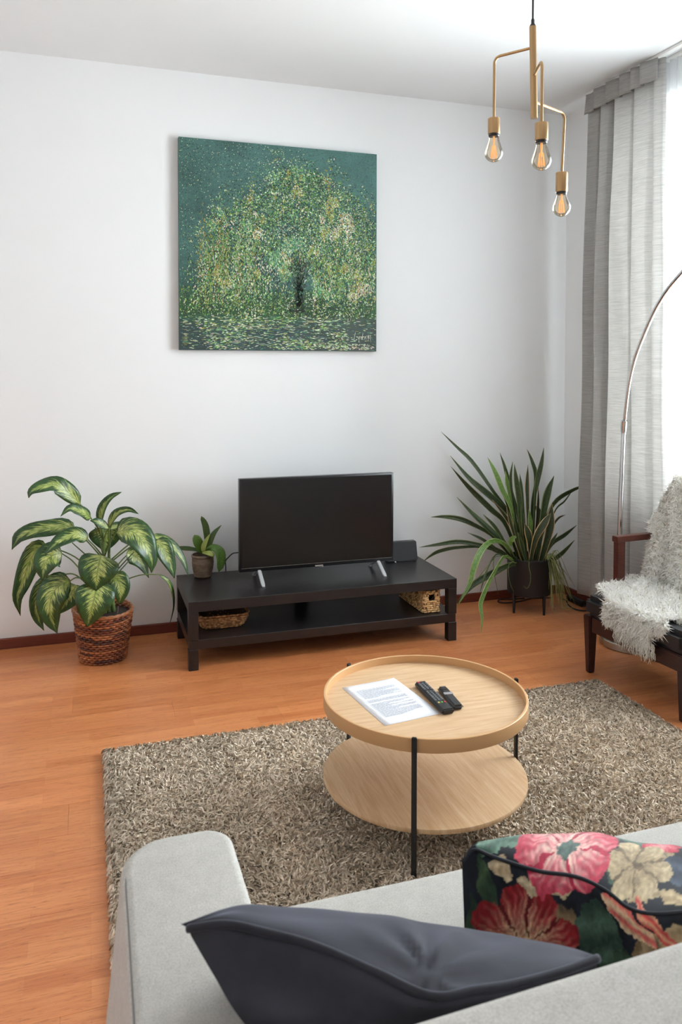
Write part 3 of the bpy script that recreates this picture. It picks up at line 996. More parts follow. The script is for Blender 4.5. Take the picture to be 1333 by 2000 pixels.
for q in range(2):
    pts = [(dcx + (brad(0.262) + 0.004) * math.cos(a), dcy + (brad(0.262) + 0.004) * math.sin(a), 0.262 + 0.004 * math.sin(a * 13 + q * 3.14) + 0.010 * math.cos(a - 2.2)) for a in [2 * math.pi * i / 120 for i in range(120)]]
    k0 = len(mb.v)
    mb.tube(pts, 0.007, 7, closed=True)
    for i in range(k0, len(mb.v)): mb.c[i] = brown((150, 92, 54), (176, 112, 68))
mb.build('willow_weave', M['wicker'], dp, use_c=True, smooth=180, kind='stuff')
MB().lathe([(0.108, 0.004), (0.117, 0.06), (0.128, 0.14), (0.138, 0.235), (0.136, 0.237)], 40, (dcx, dcy, 0)).build('pot_liner', mat('dark_liner', rgb(50, 36, 34), 0.7), dp)
MB().lathe([(0.001, 0.228), (0.07, 0.232), (0.133, 0.224)], 40, (dcx, dcy, 0), cap=False).build('soil', M['soil'], dp)
CR = [P(212, 1195, dcy), P(208, 1150, dcy), P(203, 1105, dcy), P(202, 1060, dcy), P(200, 1030, dcy)]
for a in (CR, [P(222, 1196, dcy + .01), P(218, 1150, dcy + .01), P(213, 1090, dcy), P(215, 1040, dcy)], [P(205, 1197, dcy - .02), P(196, 1160, dcy - .03), P(190, 1125, dcy - .03), P(186, 1095, dcy - .02)]):
    stalk(dp, a, 0.0115, 0.006, M['stem'], 'stem')
stalk(dp, [P(229, 1199, dcy - .03), P(230, 1192, dcy - .03), P(231, 1184, dcy - .03)], 0.004, 0.003, M['stoneware'], 'plant_stake')
y = dcy
FR = (0.1, -1, 0.35)
UPN = (-0.1, -0.55, 0.85)
DL = [  # petiole points, blade points (px, py, y), width in px, normal, options
 ([(203, 1060, 4.30), (190, 1030, 4.27), (172, 1004, 4.24), (157, 985, 4.22)], [(157, 985, 4.22), (137, 965, 4.20), (117, 951, 4.18), (101, 946, 4.17), (75, 953, 4.15), (60, 961, 4.14), (56, 973, 4.14)], 37, (-0.25, -0.75, 0.6), {}),
 ([(200, 1050, 4.28), (190, 1028, 4.25), (177, 1012, 4.22)], [(177, 1012, 4.22), (165, 1003, 4.19), (150, 996, 4.16), (134, 994, 4.14), (118, 1009, 4.12)], 27, (-0.2, -0.75, 0.65), {}),
 ([(200, 1090, 4.32), (175, 1062, 4.34), (147, 1034, 4.36)], [(147, 1034, 4.36), (125, 1027, 4.35), (95, 1032, 4.33), (62, 1037, 4.31), (38, 1048, 4.30), (30, 1060, 4.30), (23, 1074, 4.30)], 34, (0.0, -0.9, 0.55), {}),
 ([(199, 1084, 4.27), (186, 1068, 4.24), (172, 1054, 4.21)], [(172, 1054, 4.21), (150, 1044, 4.19), (125, 1052, 4.16), (104, 1066, 4.14), (86, 1085, 4.13)], 34, (-0.1, -0.8, 0.65), {}),
 ([(190, 1140, 4.28), (160, 1115, 4.26), (140, 1094, 4.24), (121, 1081, 4.22)], [(121, 1081, 4.22), (105, 1084, 4.20), (91, 1095, 4.18), (85, 1114, 4.17), (83, 1134, 4.17)], 54, (-0.1, -1, 0.3), {}),
 ([(192, 1130, 4.34), (150, 1090, 4.36), (110, 1072, 4.36), (92, 1067, 4.36)], [(92, 1067, 4.36), (72, 1073, 4.35), (57, 1100, 4.34), (43, 1140, 4.33), (34, 1170, 4.32), (40, 1203, 4.32)], 38, (0.15, -1, 0.2), {}),
 ([(203, 1110, 4.26), (202, 1098, 4.20), (198, 1084, 4.16)], [(198, 1084, 4.16), (194, 1098, 4.14), (190, 1120, 4.12), (188, 1138, 4.12), (188, 1154, 4.12)], 76, (0.05, -1, 0.25), {}),
 ([(196, 1170, 4.24), (194, 1155, 4.19), (188, 1138, 4.15)], [(188, 1138, 4.15), (187, 1155, 4.12), (182, 1178, 4.10), (176, 1202, 4.10), (170, 1225, 4.11)], 74, (0.05, -1, 0.25), {}),
 ([(190, 1170, 4.27), (165, 1135, 4.24), (150, 1128, 4.22), (138, 1134, 4.20)], [(138, 1134, 4.20), (118, 1143, 4.18), (103, 1160, 4.16), (97, 1187, 4.15), (103, 1215, 4.15), (112, 1237, 4.15)], 58, (-0.05, -1, 0.25), {}),
 ([(192, 1165, 4.28), (170, 1150, 4.27), (150, 1143, 4.26)], [(150, 1143, 4.26), (140, 1157, 4.25), (128, 1178, 4.24), (112, 1201, 4.24)], 46, (0, -1, 0.15), {}),
 ([(190, 1160, 4.30), (150, 1124, 4.30), (125, 1122, 4.29), (107, 1127, 4.28)], [(107, 1127, 4.28), (86, 1145, 4.27), (74, 1175, 4.26), (74, 1205, 4.26), (86, 1232, 4.26)], 36, (0.2, -1, 0.1), {}),
 ([(208, 1170, 4.27), (212, 1140, 4.22), (219, 1124, 4.20)], [(219, 1124, 4.20), (229, 1132, 4.18), (236, 1148, 4.17), (236, 1166, 4.17), (232, 1181, 4.18)], 40, (0.2, -1, 0.25), {}),
 ([(205, 1085, 4.26), (215, 1060, 4.20), (228, 1040, 4.16)], [(228, 1040, 4.16), (248, 1035, 4.12), (270, 1047, 4.09), (286, 1070, 4.07), (296, 1095, 4.07), (296, 1119, 4.07)], 58, (0.3, -0.95, 0.45), {}),
 ([(208, 1105, 4.28), (250, 1072, 4.26), (280, 1055, 4.24), (303, 1057, 4.22)], [(303, 1057, 4.22), (316, 1066, 4.20), (325, 1085, 4.19), (335, 1108, 4.19), (341, 1130, 4.19)], 38, (0.3, -1, 0.35), {}),
 ([(210, 1100, 4.32), (250, 1065, 4.34), (280, 1046, 4.34), (297, 1045, 4.34)], [(297, 1045, 4.34), (323, 1056, 4.33), (345, 1075, 4.32), (360, 1100, 4.31), (369, 1127, 4.31)], 22, (0.5, -0.8, 0.4), {}),
 ([(201, 1045, 4.30), (197, 1030, 4.29)], [(197, 1030, 4.29), (198, 1008, 4.28), (205, 987, 4.28), (219, 970, 4.28), (238, 961, 4.28)], 19, (-0.6, -0.8, 0.2), dict(cup=0.6, prof='lance')),
 ([(213, 1060, 4.29), (212, 1044, 4.27), (213, 1030, 4.26)], [(213, 1030, 4.26), (221, 1013, 4.25), (233, 1001, 4.24), (253, 996, 4.23), (271, 1004, 4.22)], 17, (-0.4, -0.8, 0.5), dict(cup=0.6, prof='lance')),
 ([(204, 1040, 4.34), (205, 1028, 4.35)], [(205, 1026, 4.36), (206, 1042, 4.37), (206, 1060, 4.37), (205, 1078, 4.37)], 62, (0, -1, -0.1), {}),
 ([(212, 1045, 4.33), (216, 1034, 4.33)], [(216, 1034, 4.33), (230, 1026, 4.34), (250, 1021, 4.35)], 18, (0, -0.6, 0.8), dict(prof='lance')),
 ([(210, 1130, 4.34), (235, 1098, 4.36), (247, 1085, 4.37)], [(247, 1080, 4.37), (262, 1085, 4.38), (277, 1100, 4.38), (291, 1129, 4.38)], 36, (0.3, -0.9, 0.2), {}),
 ([(204, 1050, 4.27), (208, 1040, 4.26), (212, 1032, 4.25)], [(212, 1032, 4.25), (200, 1024, 4.24), (188, 1018, 4.23), (176, 1017, 4.23)], 18, (0, -0.8, 0.6), dict(prof='lance')),
 ([(209, 1160, 4.30), (240, 1136, 4.30), (275, 1123, 4.30), (310, 1122, 4.31)], [(310, 1122, 4.31), (326, 1135, 4.31), (335, 1155, 4.32), (338, 1185, 4.33), (331, 1222, 4.34)], 12, (0.8, -0.5, 0.2), dict(prof='lance', cup=0.5)),
]
for pet, bl_, wpx, Nn, kw in DL:
    k = dict(prof='heart', cup=0.14, wave=0.05); k.update(kw)
    yb = bl_[len(bl_) // 2][2]
    leaf('leaf', [P(*q) for q in bl_], wpx * yb / 1537 * 0.98, M['dieff'], dp, Nn, n=16, cols=7, thick=0.001, **k)
    stalk(dp, [P(*q) for q in pet] if len(pet) > 1 else pet, 0.0042, 0.0028, M['stem'])
for a, b in (((208, 1140, 4.28), (262, 1078, 4.22)), ((211, 1145, 4.28), (258, 1089, 4.36)), ((206, 1100, 4.27), (186, 1030, 4.24)), ((203, 1120, 4.30), (141, 1060, 4.33)), ((214, 1080, 4.29), (217, 1034, 4.28))):
    a_, b_ = P(*a), P(*b)
    stalk(dp, [a_, a_.lerp(b_, 0.5) + Vector((0, 0, 0.006)), b_], 0.004, 0.0028, M['stem_dark'])

# ------------------------------------------------------------------ orchid in stoneware pot
ox, oy = 0.617, 4.44
op = thing('potted_orchid', (ox, oy, 0.35), 'small leafy orchid in a brown ridged pot on the left end of the bench', 'plant')
prof = [(0.040, 0.0003), (0.046, 0.004), (0.050, 0.012), (0.0495, 0.016), (0.053, 0.03), (0.057, 0.045), (0.060, 0.065), (0.0615, 0.085), (0.0605, 0.104), (0.0600, 0.112), (0.0645, 0.117), (0.0655, 0.124), (0.0635, 0.129), (0.058, 0.128), (0.056, 0.115), (0.053, 0.10)]
pr = []
for i in range(len(prof) - 1):
    for q in range(4):
        f = q / 4
        pr.append((prof[i][0] * (1 - f) + prof[i + 1][0] * f, prof[i][1] * (1 - f) + prof[i + 1][1] * f))
pr.append(prof[-1])
mb = MB().lathe(pr, 72, (ox, oy, 0.35), cap=True)
V = []
for p in mb.v:
    z = p[2] - 0.35; a = math.atan2(p[1] - oy, p[0] - ox); r = math.hypot(p[0] - ox, p[1] - oy)
    if 0.018 < z < 0.108 and r > 0.05: r += 0.0011 * math.sin(a * 36) + 0.0007 * math.sin(z * 900)
    V.append((ox + r * math.cos(a), oy + r * math.sin(a), p[2]))
mb.v = V
mb.build('pot', M['stoneware'], op, smooth=60)
MB().lathe([(0.001, 0.112), (0.03, 0.114), (0.055, 0.108)], 32, (ox, oy, 0.35), cap=False).build('bark', M['soil'], op)
OL = [
 ([(404, 1078, 4.44), (405, 1056, 4.45), (402, 1028, 4.46), (393, 1008, 4.47)], 13, (-.2, -1, .1), 'orchid_dark', 'round'),
 ([(405, 1079, 4.43), (409, 1062, 4.42), (418, 1042, 4.42), (433, 1025, 4.42)], 12, (-.5, -1, .1), 'orchid_dark', 'lance'),
 ([(396, 1080, 4.44), (391, 1069, 4.43), (385, 1056, 4.42), (380, 1045, 4.42)], 19, (.1, -1, .2), 'orchid', 'round'),
 ([(398, 1082, 4.42), (398, 1069, 4.41), (403, 1056, 4.41), (411, 1042, 4.41)], 10, (-.3, -1, .1), 'orchid_pale', 'lance'),
 ([(404, 1079, 4.43), (415, 1071, 4.40), (426, 1076, 4.37), (431, 1093, 4.355), (428, 1117, 4.35)], 24, (.5, -.9, .5), 'orchid', 'round'),
 ([(394, 1078, 4.45), (380, 1073, 4.46), (362, 1071, 4.47), (341, 1070, 4.48)], 9, (0, -.9, .5), 'orchid_dark', 'round'),
 ([(397, 1079, 4.41), (404, 1080, 4.38), (412, 1082, 4.365), (417, 1087, 4.36)], 11, (0, -.8, .6), 'orchid_pale', 'round'),
]
for pts, wpx, Nn, mm, pf in OL:
    leaf('leaf', [P(*q) for q in pts], wpx * 4.42 / 1537, M[mm], op, Nn, prof=pf, cup=0.28, n=12, thick=0.003)

# ------------------------------------------------------------------ snake plant in black planter on legs
sx, sy = 2.655, 4.335
sp = thing('snake_plant', (sx, sy, 0), 'spiky snake plant in a black planter on legs in the corner by the curtain', 'plant')
MB().lathe([(0.128, 0.112), (0.134, 0.116), (0.1365, 0.13), (0.1375, 0.33), (0.1395, 0.336), (0.1375, 0.342), (0.131, 0.34), (0.130, 0.31)], 64, (sx, sy, 0)).build('planter', M['ceramic_dark'], sp, smooth=40)
MB().lathe([(0.001, 0.318), (0.07, 0.322), (0.129, 0.314)], 40, (sx, sy, 0), cap=False).build('soil', M['soil'], sp)
for a in (-135, -45, 45, 135):
    a = R(a - 31.5)
    lx, ly = sx + 0.129 * math.cos(a), sy + 0.129 * math.sin(a)
    mb = MB(); bm = bmesh.new(); bmesh.ops.create_cube(bm, size=1)
    for v in bm.verts:
        w = 0.017 if v.co.z > 0 else 0.012
        v.co = (lx + v.co.x * w, ly + v.co.y * w, 0.0 if v.co.z < 0 else 0.128)
    bmesh.ops.recalc_face_normals(bm, faces=bm.faces[:])
    bmesh.ops.bevel(bm, geom=bm.edges[:], offset=0.002, segments=1, affect='EDGES')
    mb.bm(bm).build('leg', M['ceramic_dark'], sp)
SL = [  # blade points from tip to base, width px, material
 ([(862, 843, 4.52), (894, 874, 4.50), (923, 902, 4.47), (964, 960, 4.43), (1005, 1019, 4.39), (1020, 1095, 4.36)], 9, 'snake'),
 ([(880, 890, 4.45), (917, 934, 4.43), (958, 969, 4.41), (990, 999, 4.39), (1012, 1030, 4.37), (1026, 1096, 4.34)], 15, 'snake'),
 ([(881, 911, 4.50), (917, 952, 4.47), (958, 993, 4.43), (988, 1024, 4.40), (1015, 1096, 4.37)], 13, 'snake'),
 ([(893, 971, 4.40), (923, 1004, 4.38), (958, 1036, 4.36), (987, 1063, 4.35), (1010, 1098, 4.34)], 15, 'snake'),
 ([(842, 1010, 4.48), (867, 1009, 4.46), (897, 1013, 4.44), (926, 1025, 4.42), (964, 1048, 4.40), (1006, 1097, 4.37)], 11, 'snake'),
 ([(819, 1069, 4.47), (853, 1064, 4.46), (893, 1058, 4.44), (932, 1063, 4.42), (975, 1074, 4.39), (1008, 1098, 4.36)], 10, 'snake'),
 ([(826, 1098, 4.53), (842, 1085, 4.52), (860, 1076, 4.50), (897, 1069, 4.47), (952, 1070, 4.41), (1004, 1098, 4.36)], 8, 'snake'),
 ([(893, 1185, 4.12), (917, 1143, 4.15), (926, 1109, 4.17), (942, 1073, 4.21), (965, 1056, 4.26), (990, 1066, 4.31), (1010, 1099, 4.34)], 13, 'snake_light'),
 ([(891, 1180, 4.20), (926, 1141, 4.21), (965, 1118, 4.23), (998, 1102, 4.26), (1014, 1104, 4.30)], 15, 'snake'),
 ([(939.5, 1238, 4.03), (942, 1209, 4.06), (938.5, 1184, 4.09), (941, 1170, 4.10), (952, 1143, 4.13), (967, 1115, 4.17), (986, 1086, 4.22), (1008, 1099, 4.30)], 11, 'snake_light'),
 ([(938, 1158, 4.14), (944, 1137, 4.15), (951, 1115, 4.17), (972, 1082, 4.23), (1008, 1100, 4.32)], 4, 'snake'),
 ([(953, 893, 4.30), (967, 922, 4.30), (981, 957, 4.31), (999, 996, 4.32), (1020, 1097, 4.33)], 14, 'snake_light'),
 ([(977, 884, 4.38), (987, 914, 4.37), (999, 960, 4.36), (1011, 1001, 4.35), (1028, 1096, 4.34)], 9, 'snake'),
 ([(1002, 902, 4.34), (997, 933, 4.34), (1001, 975, 4.34), (1022, 1098, 4.33)], 11, 'snake'),
 ([(988, 920, 4.33), (990, 940, 4.33), (996, 968, 4.33), (1018, 1097, 4.34)], 10, 'snake_light'),
 ([(1005, 906, 4.28), (1009, 937, 4.28), (1015, 978, 4.29), (1018, 1019, 4.30), (1030, 1097, 4.31)], 13, 'snake'),
 ([(1032, 908, 4.36), (1030, 943, 4.36), (1031, 984, 4.35), (1036, 1098, 4.35)], 10, 'snake_tan'),
 ([(1030, 877, 4.40), (1040, 902, 4.39), (1047, 931, 4.38), (1044, 984, 4.37), (1040, 1097, 4.36)], 10, 'snake'),
 ([(1063, 874, 4.36), (1058, 905, 4.36), (1049, 943, 4.36), (1040, 996, 4.35), (1040, 1098, 4.34)], 12, 'snake'),
 ([(1083, 929, 4.30), (1070, 960, 4.30), (1062, 1001, 4.31), (1049, 1097, 4.32)], 18, 'snake'),
 ([(1158, 944, 4.28), (1119, 957, 4.29), (1081, 984, 4.31), (1060, 1040, 4.33), (1050, 1098, 4.34)], 11, 'snake'),
 ([(1122, 953, 4.34), (1104, 978, 4.34), (1082, 1003, 4.34), (1052, 1096, 4.34)], 4, 'snake'),
 ([(1127, 1026, 4.32), (1104, 1044, 4.32), (1078, 1063, 4.33), (1057, 1100, 4.34)], 10, 'snake'),
 ([(1123, 1055, 4.22), (1098, 1080, 4.25), (1072, 1098, 4.28), (1054, 1106, 4.32)], 11, 'snake'),
 ([(1106, 1005, 4.37), (1090, 1013, 4.37), (1078, 1034, 4.36), (1056, 1098, 4.35)], 6, 'snake_tan'),
 ([(1079, 984, 4.26), (1076, 1007, 4.26), (1073, 1036, 4.26), (1060, 1083, 4.27), (1053, 1104, 4.30)], 20, 'snake_tan'),
 ([(1077, 1002, 4.22), (1064, 1022, 4.22), (1047, 1051, 4.23), (1035, 1100, 4.27)], 17, 'snake_tan'),
 ([(1026, 1022, 4.25), (1033, 1051, 4.25), (1036, 1100, 4.28)], 17, 'snake_tan'),
 ([(1045, 986, 4.42), (1054, 1010, 4.41), (1046, 1097, 4.38)], 12, 'snake'),
 ([(962, 976, 4.36), (987, 1008, 4.36), (1005, 1042, 4.35), (1020, 1098, 4.33)], 9, 'snake_tan'),
 ([(1034, 994, 4.30), (1036, 1030, 4.30), (1040, 1098, 4.31)], 12, 'snake_light'),
 ([(1005, 1010, 4.30), (1008, 1050, 4.30), (1024, 1100, 4.31)], 10, 'snake'),
 ([(1012, 1040, 4.24), (1020, 1070, 4.25), (1030, 1104, 4.27)], 12, 'snake'),
 ([(1070, 1050, 4.30), (1060, 1075, 4.30), (1048, 1102, 4.31)], 12, 'snake'),
]
SL += [
 ([(1016, 925, 4.38), (1020, 970, 4.37), (1030, 1096, 4.35)], 8, 'snake'), ([(1049, 915, 4.33), (1046, 965, 4.33), (1038, 1098, 4.33)], 7, 'snake'),
 ([(975, 948, 4.40), (992, 985, 4.39), (1018, 1097, 4.36)], 8, 'snake'), ([(1070, 968, 4.35), (1062, 1010, 4.35), (1048, 1098, 4.35)], 9, 'snake_tan'),
 ([(990, 990, 4.27), (1000, 1030, 4.28), (1022, 1100, 4.30)], 9, 'snake_tan'), ([(1052, 950, 4.40), (1050, 1000, 4.39), (1042, 1098, 4.37)], 8, 'snake_tan'),
 ([(944, 1004, 4.30), (972, 1036, 4.31), (1008, 1098, 4.33)], 8, 'snake'), ([(1090, 1040, 4.28), (1074, 1066, 4.29), (1054, 1102, 4.31)], 8, 'snake'),
 ([(1018, 985, 4.26), (1022, 1030, 4.26), (1030, 1102, 4.28)], 10, 'snake'), ([(914, 1040, 4.42), (950, 1058, 4.40), (1004, 1098, 4.36)], 7, 'snake'),
]
random.seed(5)
for pts, wpx, mm in SL:
    pts = [P(*q) for q in pts][::-1]
    leaf('leaf', pts, wpx * 4.3 / 1537 * 1.0, M[mm], sp, (random.uniform(-.35, .35), -1, random.uniform(0, .3)), prof='strap', cup=0.3, n=18, twist=random.uniform(-0.9, 0.9), thick=0.0025)
for pts in ([(1034, 1096, 4.22), (1034, 1108, 4.18), (1037, 1122, 4.17), (1036, 1140, 4.17), (1030, 1149, 4.17), (1024, 1145, 4.17)], [(1003, 1098, 4.28), (995, 1103, 4.23), (994, 1122, 4.21), (998, 1142, 4.21), (1004, 1156, 4.21)],
            [(985, 1085, 4.25), (966, 1090, 4.22), (966, 1118, 4.21), (970, 1142, 4.21), (974, 1160, 4.21)], [(968, 1088, 4.24), (958, 1100, 4.22), (944, 1117, 4.2), (932, 1132, 4.19)]):
    stalk(sp, [P(*q) for q in pts], 0.0024, 0.0014, M['stem'], 'tendril', 18)
leaf('young_shoot', [P(1000, 1068, 4.22), P(997, 1058, 4.21), P(1004, 1050, 4.20), P(1010, 1049, 4.19)], 0.035, M['snake_light'], sp, (0, -1, .3), prof='lance')
mb = MB()
random.seed(8)
for i in range(70):
    b = P(1070 + random.uniform(-5, 8), 1092 + random.uniform(-4, 8), 4.27 + random.uniform(-.05, .06))
    q = random.random()
    if i > 60: e = P(1105 + random.uniform(-8, 12), 1125 + random.uniform(-10, 20), 4.30)
    else: e = Vector((b.x + random.uniform(0.0, 0.14) - 0.01, b.y - random.uniform(0.0, 0.10), random.uniform(0.012, 0.16)))
    top = b.lerp(e, 0.25) + Vector((0, 0, random.uniform(0.02, 0.10)))
    pts = [b, top, b.lerp(e, 0.6) + Vector((0.01, 0, 0.02)), e]
    if e.z < 0.05: pts.append(e + Vector((random.uniform(0.02, 0.09), random.uniform(-.03, .03), -0.004)))
    tt_ = random.random()
    cc = rgb(*(Vector((96, 112, 60)).lerp(Vector((190, 190, 132)), tt_)))
    mb.tube(spline(pts, 12), [0.0022 * (1 - 0.6 * k / 12) for k in range(13)], 4, c=cc)
mb.build('trailing_grass', M['grass'], sp, use_c=True, smooth=180, kind='stuff', label='pale thin grass trailing over the planter rim')

# cords on the floor in the corner
tag(MB().tube(spline([(2.75, 4.545, 0.006), (2.66, 4.555, 0.006), (2.57, 4.55, 0.012), (2.545, 4.52, 0.006), (2.60, 4.49, 0.006), (2.70, 4.50, 0.006), (2.80, 4.53, 0.006), (2.93, 4.50, 0.006)], 44), 0.005, 6).build('floor_cord', mat('brown_cord', rgb(64, 44, 40), 0.6), smooth=180),
    'dark brown cord looping on the floor behind the black planter', 'cable')
ps = thing('power_strip', (3.0, 4.36, 0), 'black power strip with cord on the floor at the foot of the grey curtain', 'power strip')
mb = MB(); bm = bmesh.new(); bmesh.ops.create_cube(bm, size=1)
for v in bm.verts: v.co = (3.02 + v.co.x * 0.046, 4.36 + v.co.y * 0.17, 0.019 + v.co.z * 0.036)
bmesh.ops.recalc_face_normals(bm, faces=bm.faces[:])
bmesh.ops.bevel(bm, geom=bm.edges[:], offset=0.008, segments=3, affect='EDGES')
mb.bm(bm).build('housing', M['blackplastic'], ps)
MB().tube(spline([(3.02, 4.28, 0.018), (3.01, 4.22, 0.01), (2.97, 4.19, 0.007), (2.93, 4.23, 0.007), (2.935, 4.31, 0.008), (2.955, 4.38, 0.02), (2.975, 4.46, 0.010), (3.03, 4.53, 0.007)], 40), 0.0045, 6).build('cord', M['cord'], ps, smooth=180)

# ------------------------------------------------------------------ curtains
tk = thing('curtain_track', (2.99, 2.6, H), 'white double curtain track screwed to the ceiling above the window', 'curtain track')
MB().box(2.940, 2.972, -1.7, 4.20, H - 0.018, H - 0.0005, 0.002).build('rail', M['white'], tk)
MB().box(3.022, 3.056, -1.7, 4.10, H - 0.018, H - 0.0005, 0.002).build('rail', M['white'], tk)
def curtain_plan(t, z):
    """plan position (x, y) of the grey panel at t in 0..1 (0 = the corner end)"""
    f = max(0.0, min(1.0, (H - 0.03 - z) / (H - 0.13)))
    y0 = 4.185 + 0.055 * f; y1 = 3.525 - 0.075 * f
    y = y0 + (y1 - y0) * t
    return y, f
KN = [(0.0, 0.01), (0.035, -0.035), (0.14, -0.005), (0.175, 0.045), (0.20, 0.03), (0.24, -0.050), (0.33, -0.03), (0.365, 0.048), (0.39, 0.045), (0.43, -0.052), (0.60, -0.02), (0.64, 0.035), (0.66, 0.03), (0.69, -0.045), (0.83, -0.03), (0.89, 0.01), (0.92, -0.035), (0.985, -0.01), (1.0, 0.012)]
def fold(t):
    for i in range(len(KN) - 1):
        if KN[i][0] <= t <= KN[i + 1][0]:
            q = (t - KN[i][0]) / (KN[i + 1][0] - KN[i][0])
            q = q * q * (3 - 2 * q)
            return KN[i][1] * (1 - q) + KN[i + 1][1] * q
    return 0
G = []
nz_, nt_ = 46, 190
zt, zb = H - 0.022, 0.115
for i in range(nz_ + 1):
    z = zt + (zb - zt) * i / nz_
    r_ = []
    for j in range(nt_ + 1):
        t = j / nt_
        y, f = curtain_plan(t, z)
        amp = 0.5 + 0.5 * min(1, f * 4) + 0.2 * f
        dx = fold(t) * amp + 0.010 * math.sin(t * 9 + z * 1.3) * f + 0.004 * math.sin(z * 5 + t * 30)
        r_.append((2.962 + dx, y + 0.006 * math.sin(z * 2.2 + t * 5) * f, z))
    G.append(r_)
gc = thing('grey_curtain', (2.962, 3.85, 0.1), 'heavy grey linen curtain drawn to the corner beside the window', 'curtain')
cl = MB().grid(G).build('panel', M['linen'], gc, smooth=180)
md = cl.modifiers.new('thickness', 'SOLIDIFY'); md.thickness = 0.0015
# pleated heading: a doubled band with gathered pleats
random.seed(2)
for k, (t0, t1) in enumerate([(0.005, 0.125), (0.165, 0.31), (0.33, 0.505), (0.52, 0.66), (0.675, 0.79), (0.80, 0.955)]):
    Gh = []
    for i in range(7):
        z = zt + 0.004 - 0.118 * i / 6
        r_ = []
        for j in range(15):
            q = j / 14
            t = t0 + (t1 - t0) * q
            y, f = curtain_plan(t, z)
            bul = -0.014 - (0.012 if k == 0 else 0.040) * (1 - q) ** 0.8 * min(1, q * 9 + 0.35) * (1 - 0.35 * i / 6) - 0.004 * math.cos(q * 7 + k) - 0.012 * i / 6
            r_.append((2.962 + bul, y - 0.012 * i / 6 * (q - 0.4), z))
        Gh.append(r_)
    o = MB().grid(Gh).build('pleat', M['linen'], gc, smooth=180)
    md = o.modifiers.new('thickness', 'SOLIDIFY'); md.thickness = 0.004
G = []
for i in range(25):
    z = (H - 0.020) + (0.06 - H) * i / 24
    r_ = []
    for j in range(561):
        t = j / 560
        y = 3.80 - 2.75 * t
        r_.append((3.046 + 0.010 * math.sin(t * 330 + 0.8 * math.sin(t * 17)) + 0.008 * math.sin(t * 90 + z) + 0.003 * math.sin(z * 3 + t * 60), y, z))
    G.append(r_)
sc = thing('sheer_curtain', (3.035, 2.4, 0.06), 'white sheer curtain hanging across the bright window', 'curtain')
MB().grid(G).build('voile', M['sheer'], sc, smooth=180)
Gh = [[(p[0] * 1.0 - 0.003, p[1], H - 0.020 - 0.075 * i) for p in G[0]] for i in range(2)]
MB().grid(Gh).build('heading_tape', M['sheer'], sc, smooth=180)

# ------------------------------------------------------------------ arc floor lamp
al = thing('arc_floor_lamp', (2.875, 3.62, 0), 'tall chrome arc floor lamp with a round steel base behind the armchair', 'lamp')
MB().lathe([(0.174, 0.0005), (0.178, 0.004), (0.178, 0.037), (0.174, 0.041), (0.02, 0.0415)], 72, (2.878, 3.62, 0)).build('base', M['brushed'], al, smooth=40)
lp = Vector((2.795, 3.63, 0.04))
MB().tube([lp, Vector((2.786, 3.63, 0.45)), P(1214, 960, 3.63), P(1219.5, 842, 3.62)], 0.0135, 16).build('pole', M['chrome'], al, smooth=60)
MB().tube([P(1219.3, 846, 3.62), P(1219.8, 838, 3.62), P(1220.5, 822, 3.612)], [0.0155, 0.0185, 0.0185], 16).build('collar', M['chrome'], al, smooth=40)
A = [P(1220.3, 828, 3.615), P(1228, 760, 3.57), P(1237, 715, 3.53), P(1250, 675, 3.47), P(1278, 610, 3.34), P(1304, 567, 3.22), P(1333, 532, 3.10), Vector((2.66, 2.86, 2.10)), Vector((2.58, 2.60, 2.14)), Vector((2.49, 2.36, 2.09)), Vector((2.43, 2.20, 2.00))]
MB().tube(spline(A, 70), 0.0105, 14).build('arc_arm', M['chrome'], al, smooth=180)
MB().lathe([(0.03, 0.10), (0.075, 0.085), (0.12, 0.045), (0.14, -0.01), (0.146, -0.03), (0.143, -0.03), (0.117, 0.042), (0.073, 0.081), (0.02, 0.095)], 40, (2.425, 2.19, 1.93), cap=False).build('shade', M['chrome'], al, smooth=180)

# ------------------------------------------------------------------ armchair (local axes: a = towards its back, l = along its front, z)
Q0 = Vector((2.405, 3.344, 0)); CW = Vector((0.08, -0.9968, 0)).normalized(); CN = Vector((0.9968, 0.08, 0)).normalized()
def ch(a, l, z): return Q0 + CN * a + CW * l + Vector((0, 0, z))
arm = thing('armchair', ch(0.3, 0.3, 0), 'low armchair with dark wood frame and black leather seat by the window', 'armchair')
def chbox(name, a0, a1, l0, l1, z0, z1, m, bev=0.004, seg=2, taper=None, skew=None):
    bm = bmesh.new(); bmesh.ops.create_cube(bm, size=1)
    for v in bm.verts:
        fa, fl_, fz = v.co.x + .5, v.co.y + .5, v.co.z + .5
        a = a0 + (a1 - a0) * fa; l = l0 + (l1 - l0) * fl_; z = z0 + (z1 - z0) * fz
        if taper and fz < .5:
            ca, cl_ = (a0 + a1) / 2, (l0 + l1) / 2
            a = ca + (a - ca) * taper; l = cl_ + (l - cl_) * taper
        if skew: a += skew * (z - z0)
        v.co = ch(a, l, z)
    bmesh.ops.recalc_face_normals(bm, faces=bm.faces[:])
    bmesh.ops.bevel(bm, geom=bm.edges[:], offset=bev, segments=seg, affect='EDGES')
    bmesh.ops.recalc_face_normals(bm, faces=bm.faces[:])
    return MB().bm(bm).build(name, m, arm)
for l0 in (-0.028, 0.575):
    chbox('leg', -0.028, 0.028, l0, l0 + 0.05, 0.0, 0.292, M['mahogany_dark'], 0.005, taper=0.62)
for l0 in (-0.005, 0.555):
    chbox('leg', 0.40, 0.445, l0, l0 + 0.045, 0.0, 0.292, M['mahogany_dark'], 0.005, taper=0.7)
chbox('front_rail', -0.016, 0.012, 0.022, 0.576, 0.212, 0.288, M['mahogany_dark'], 0.004)
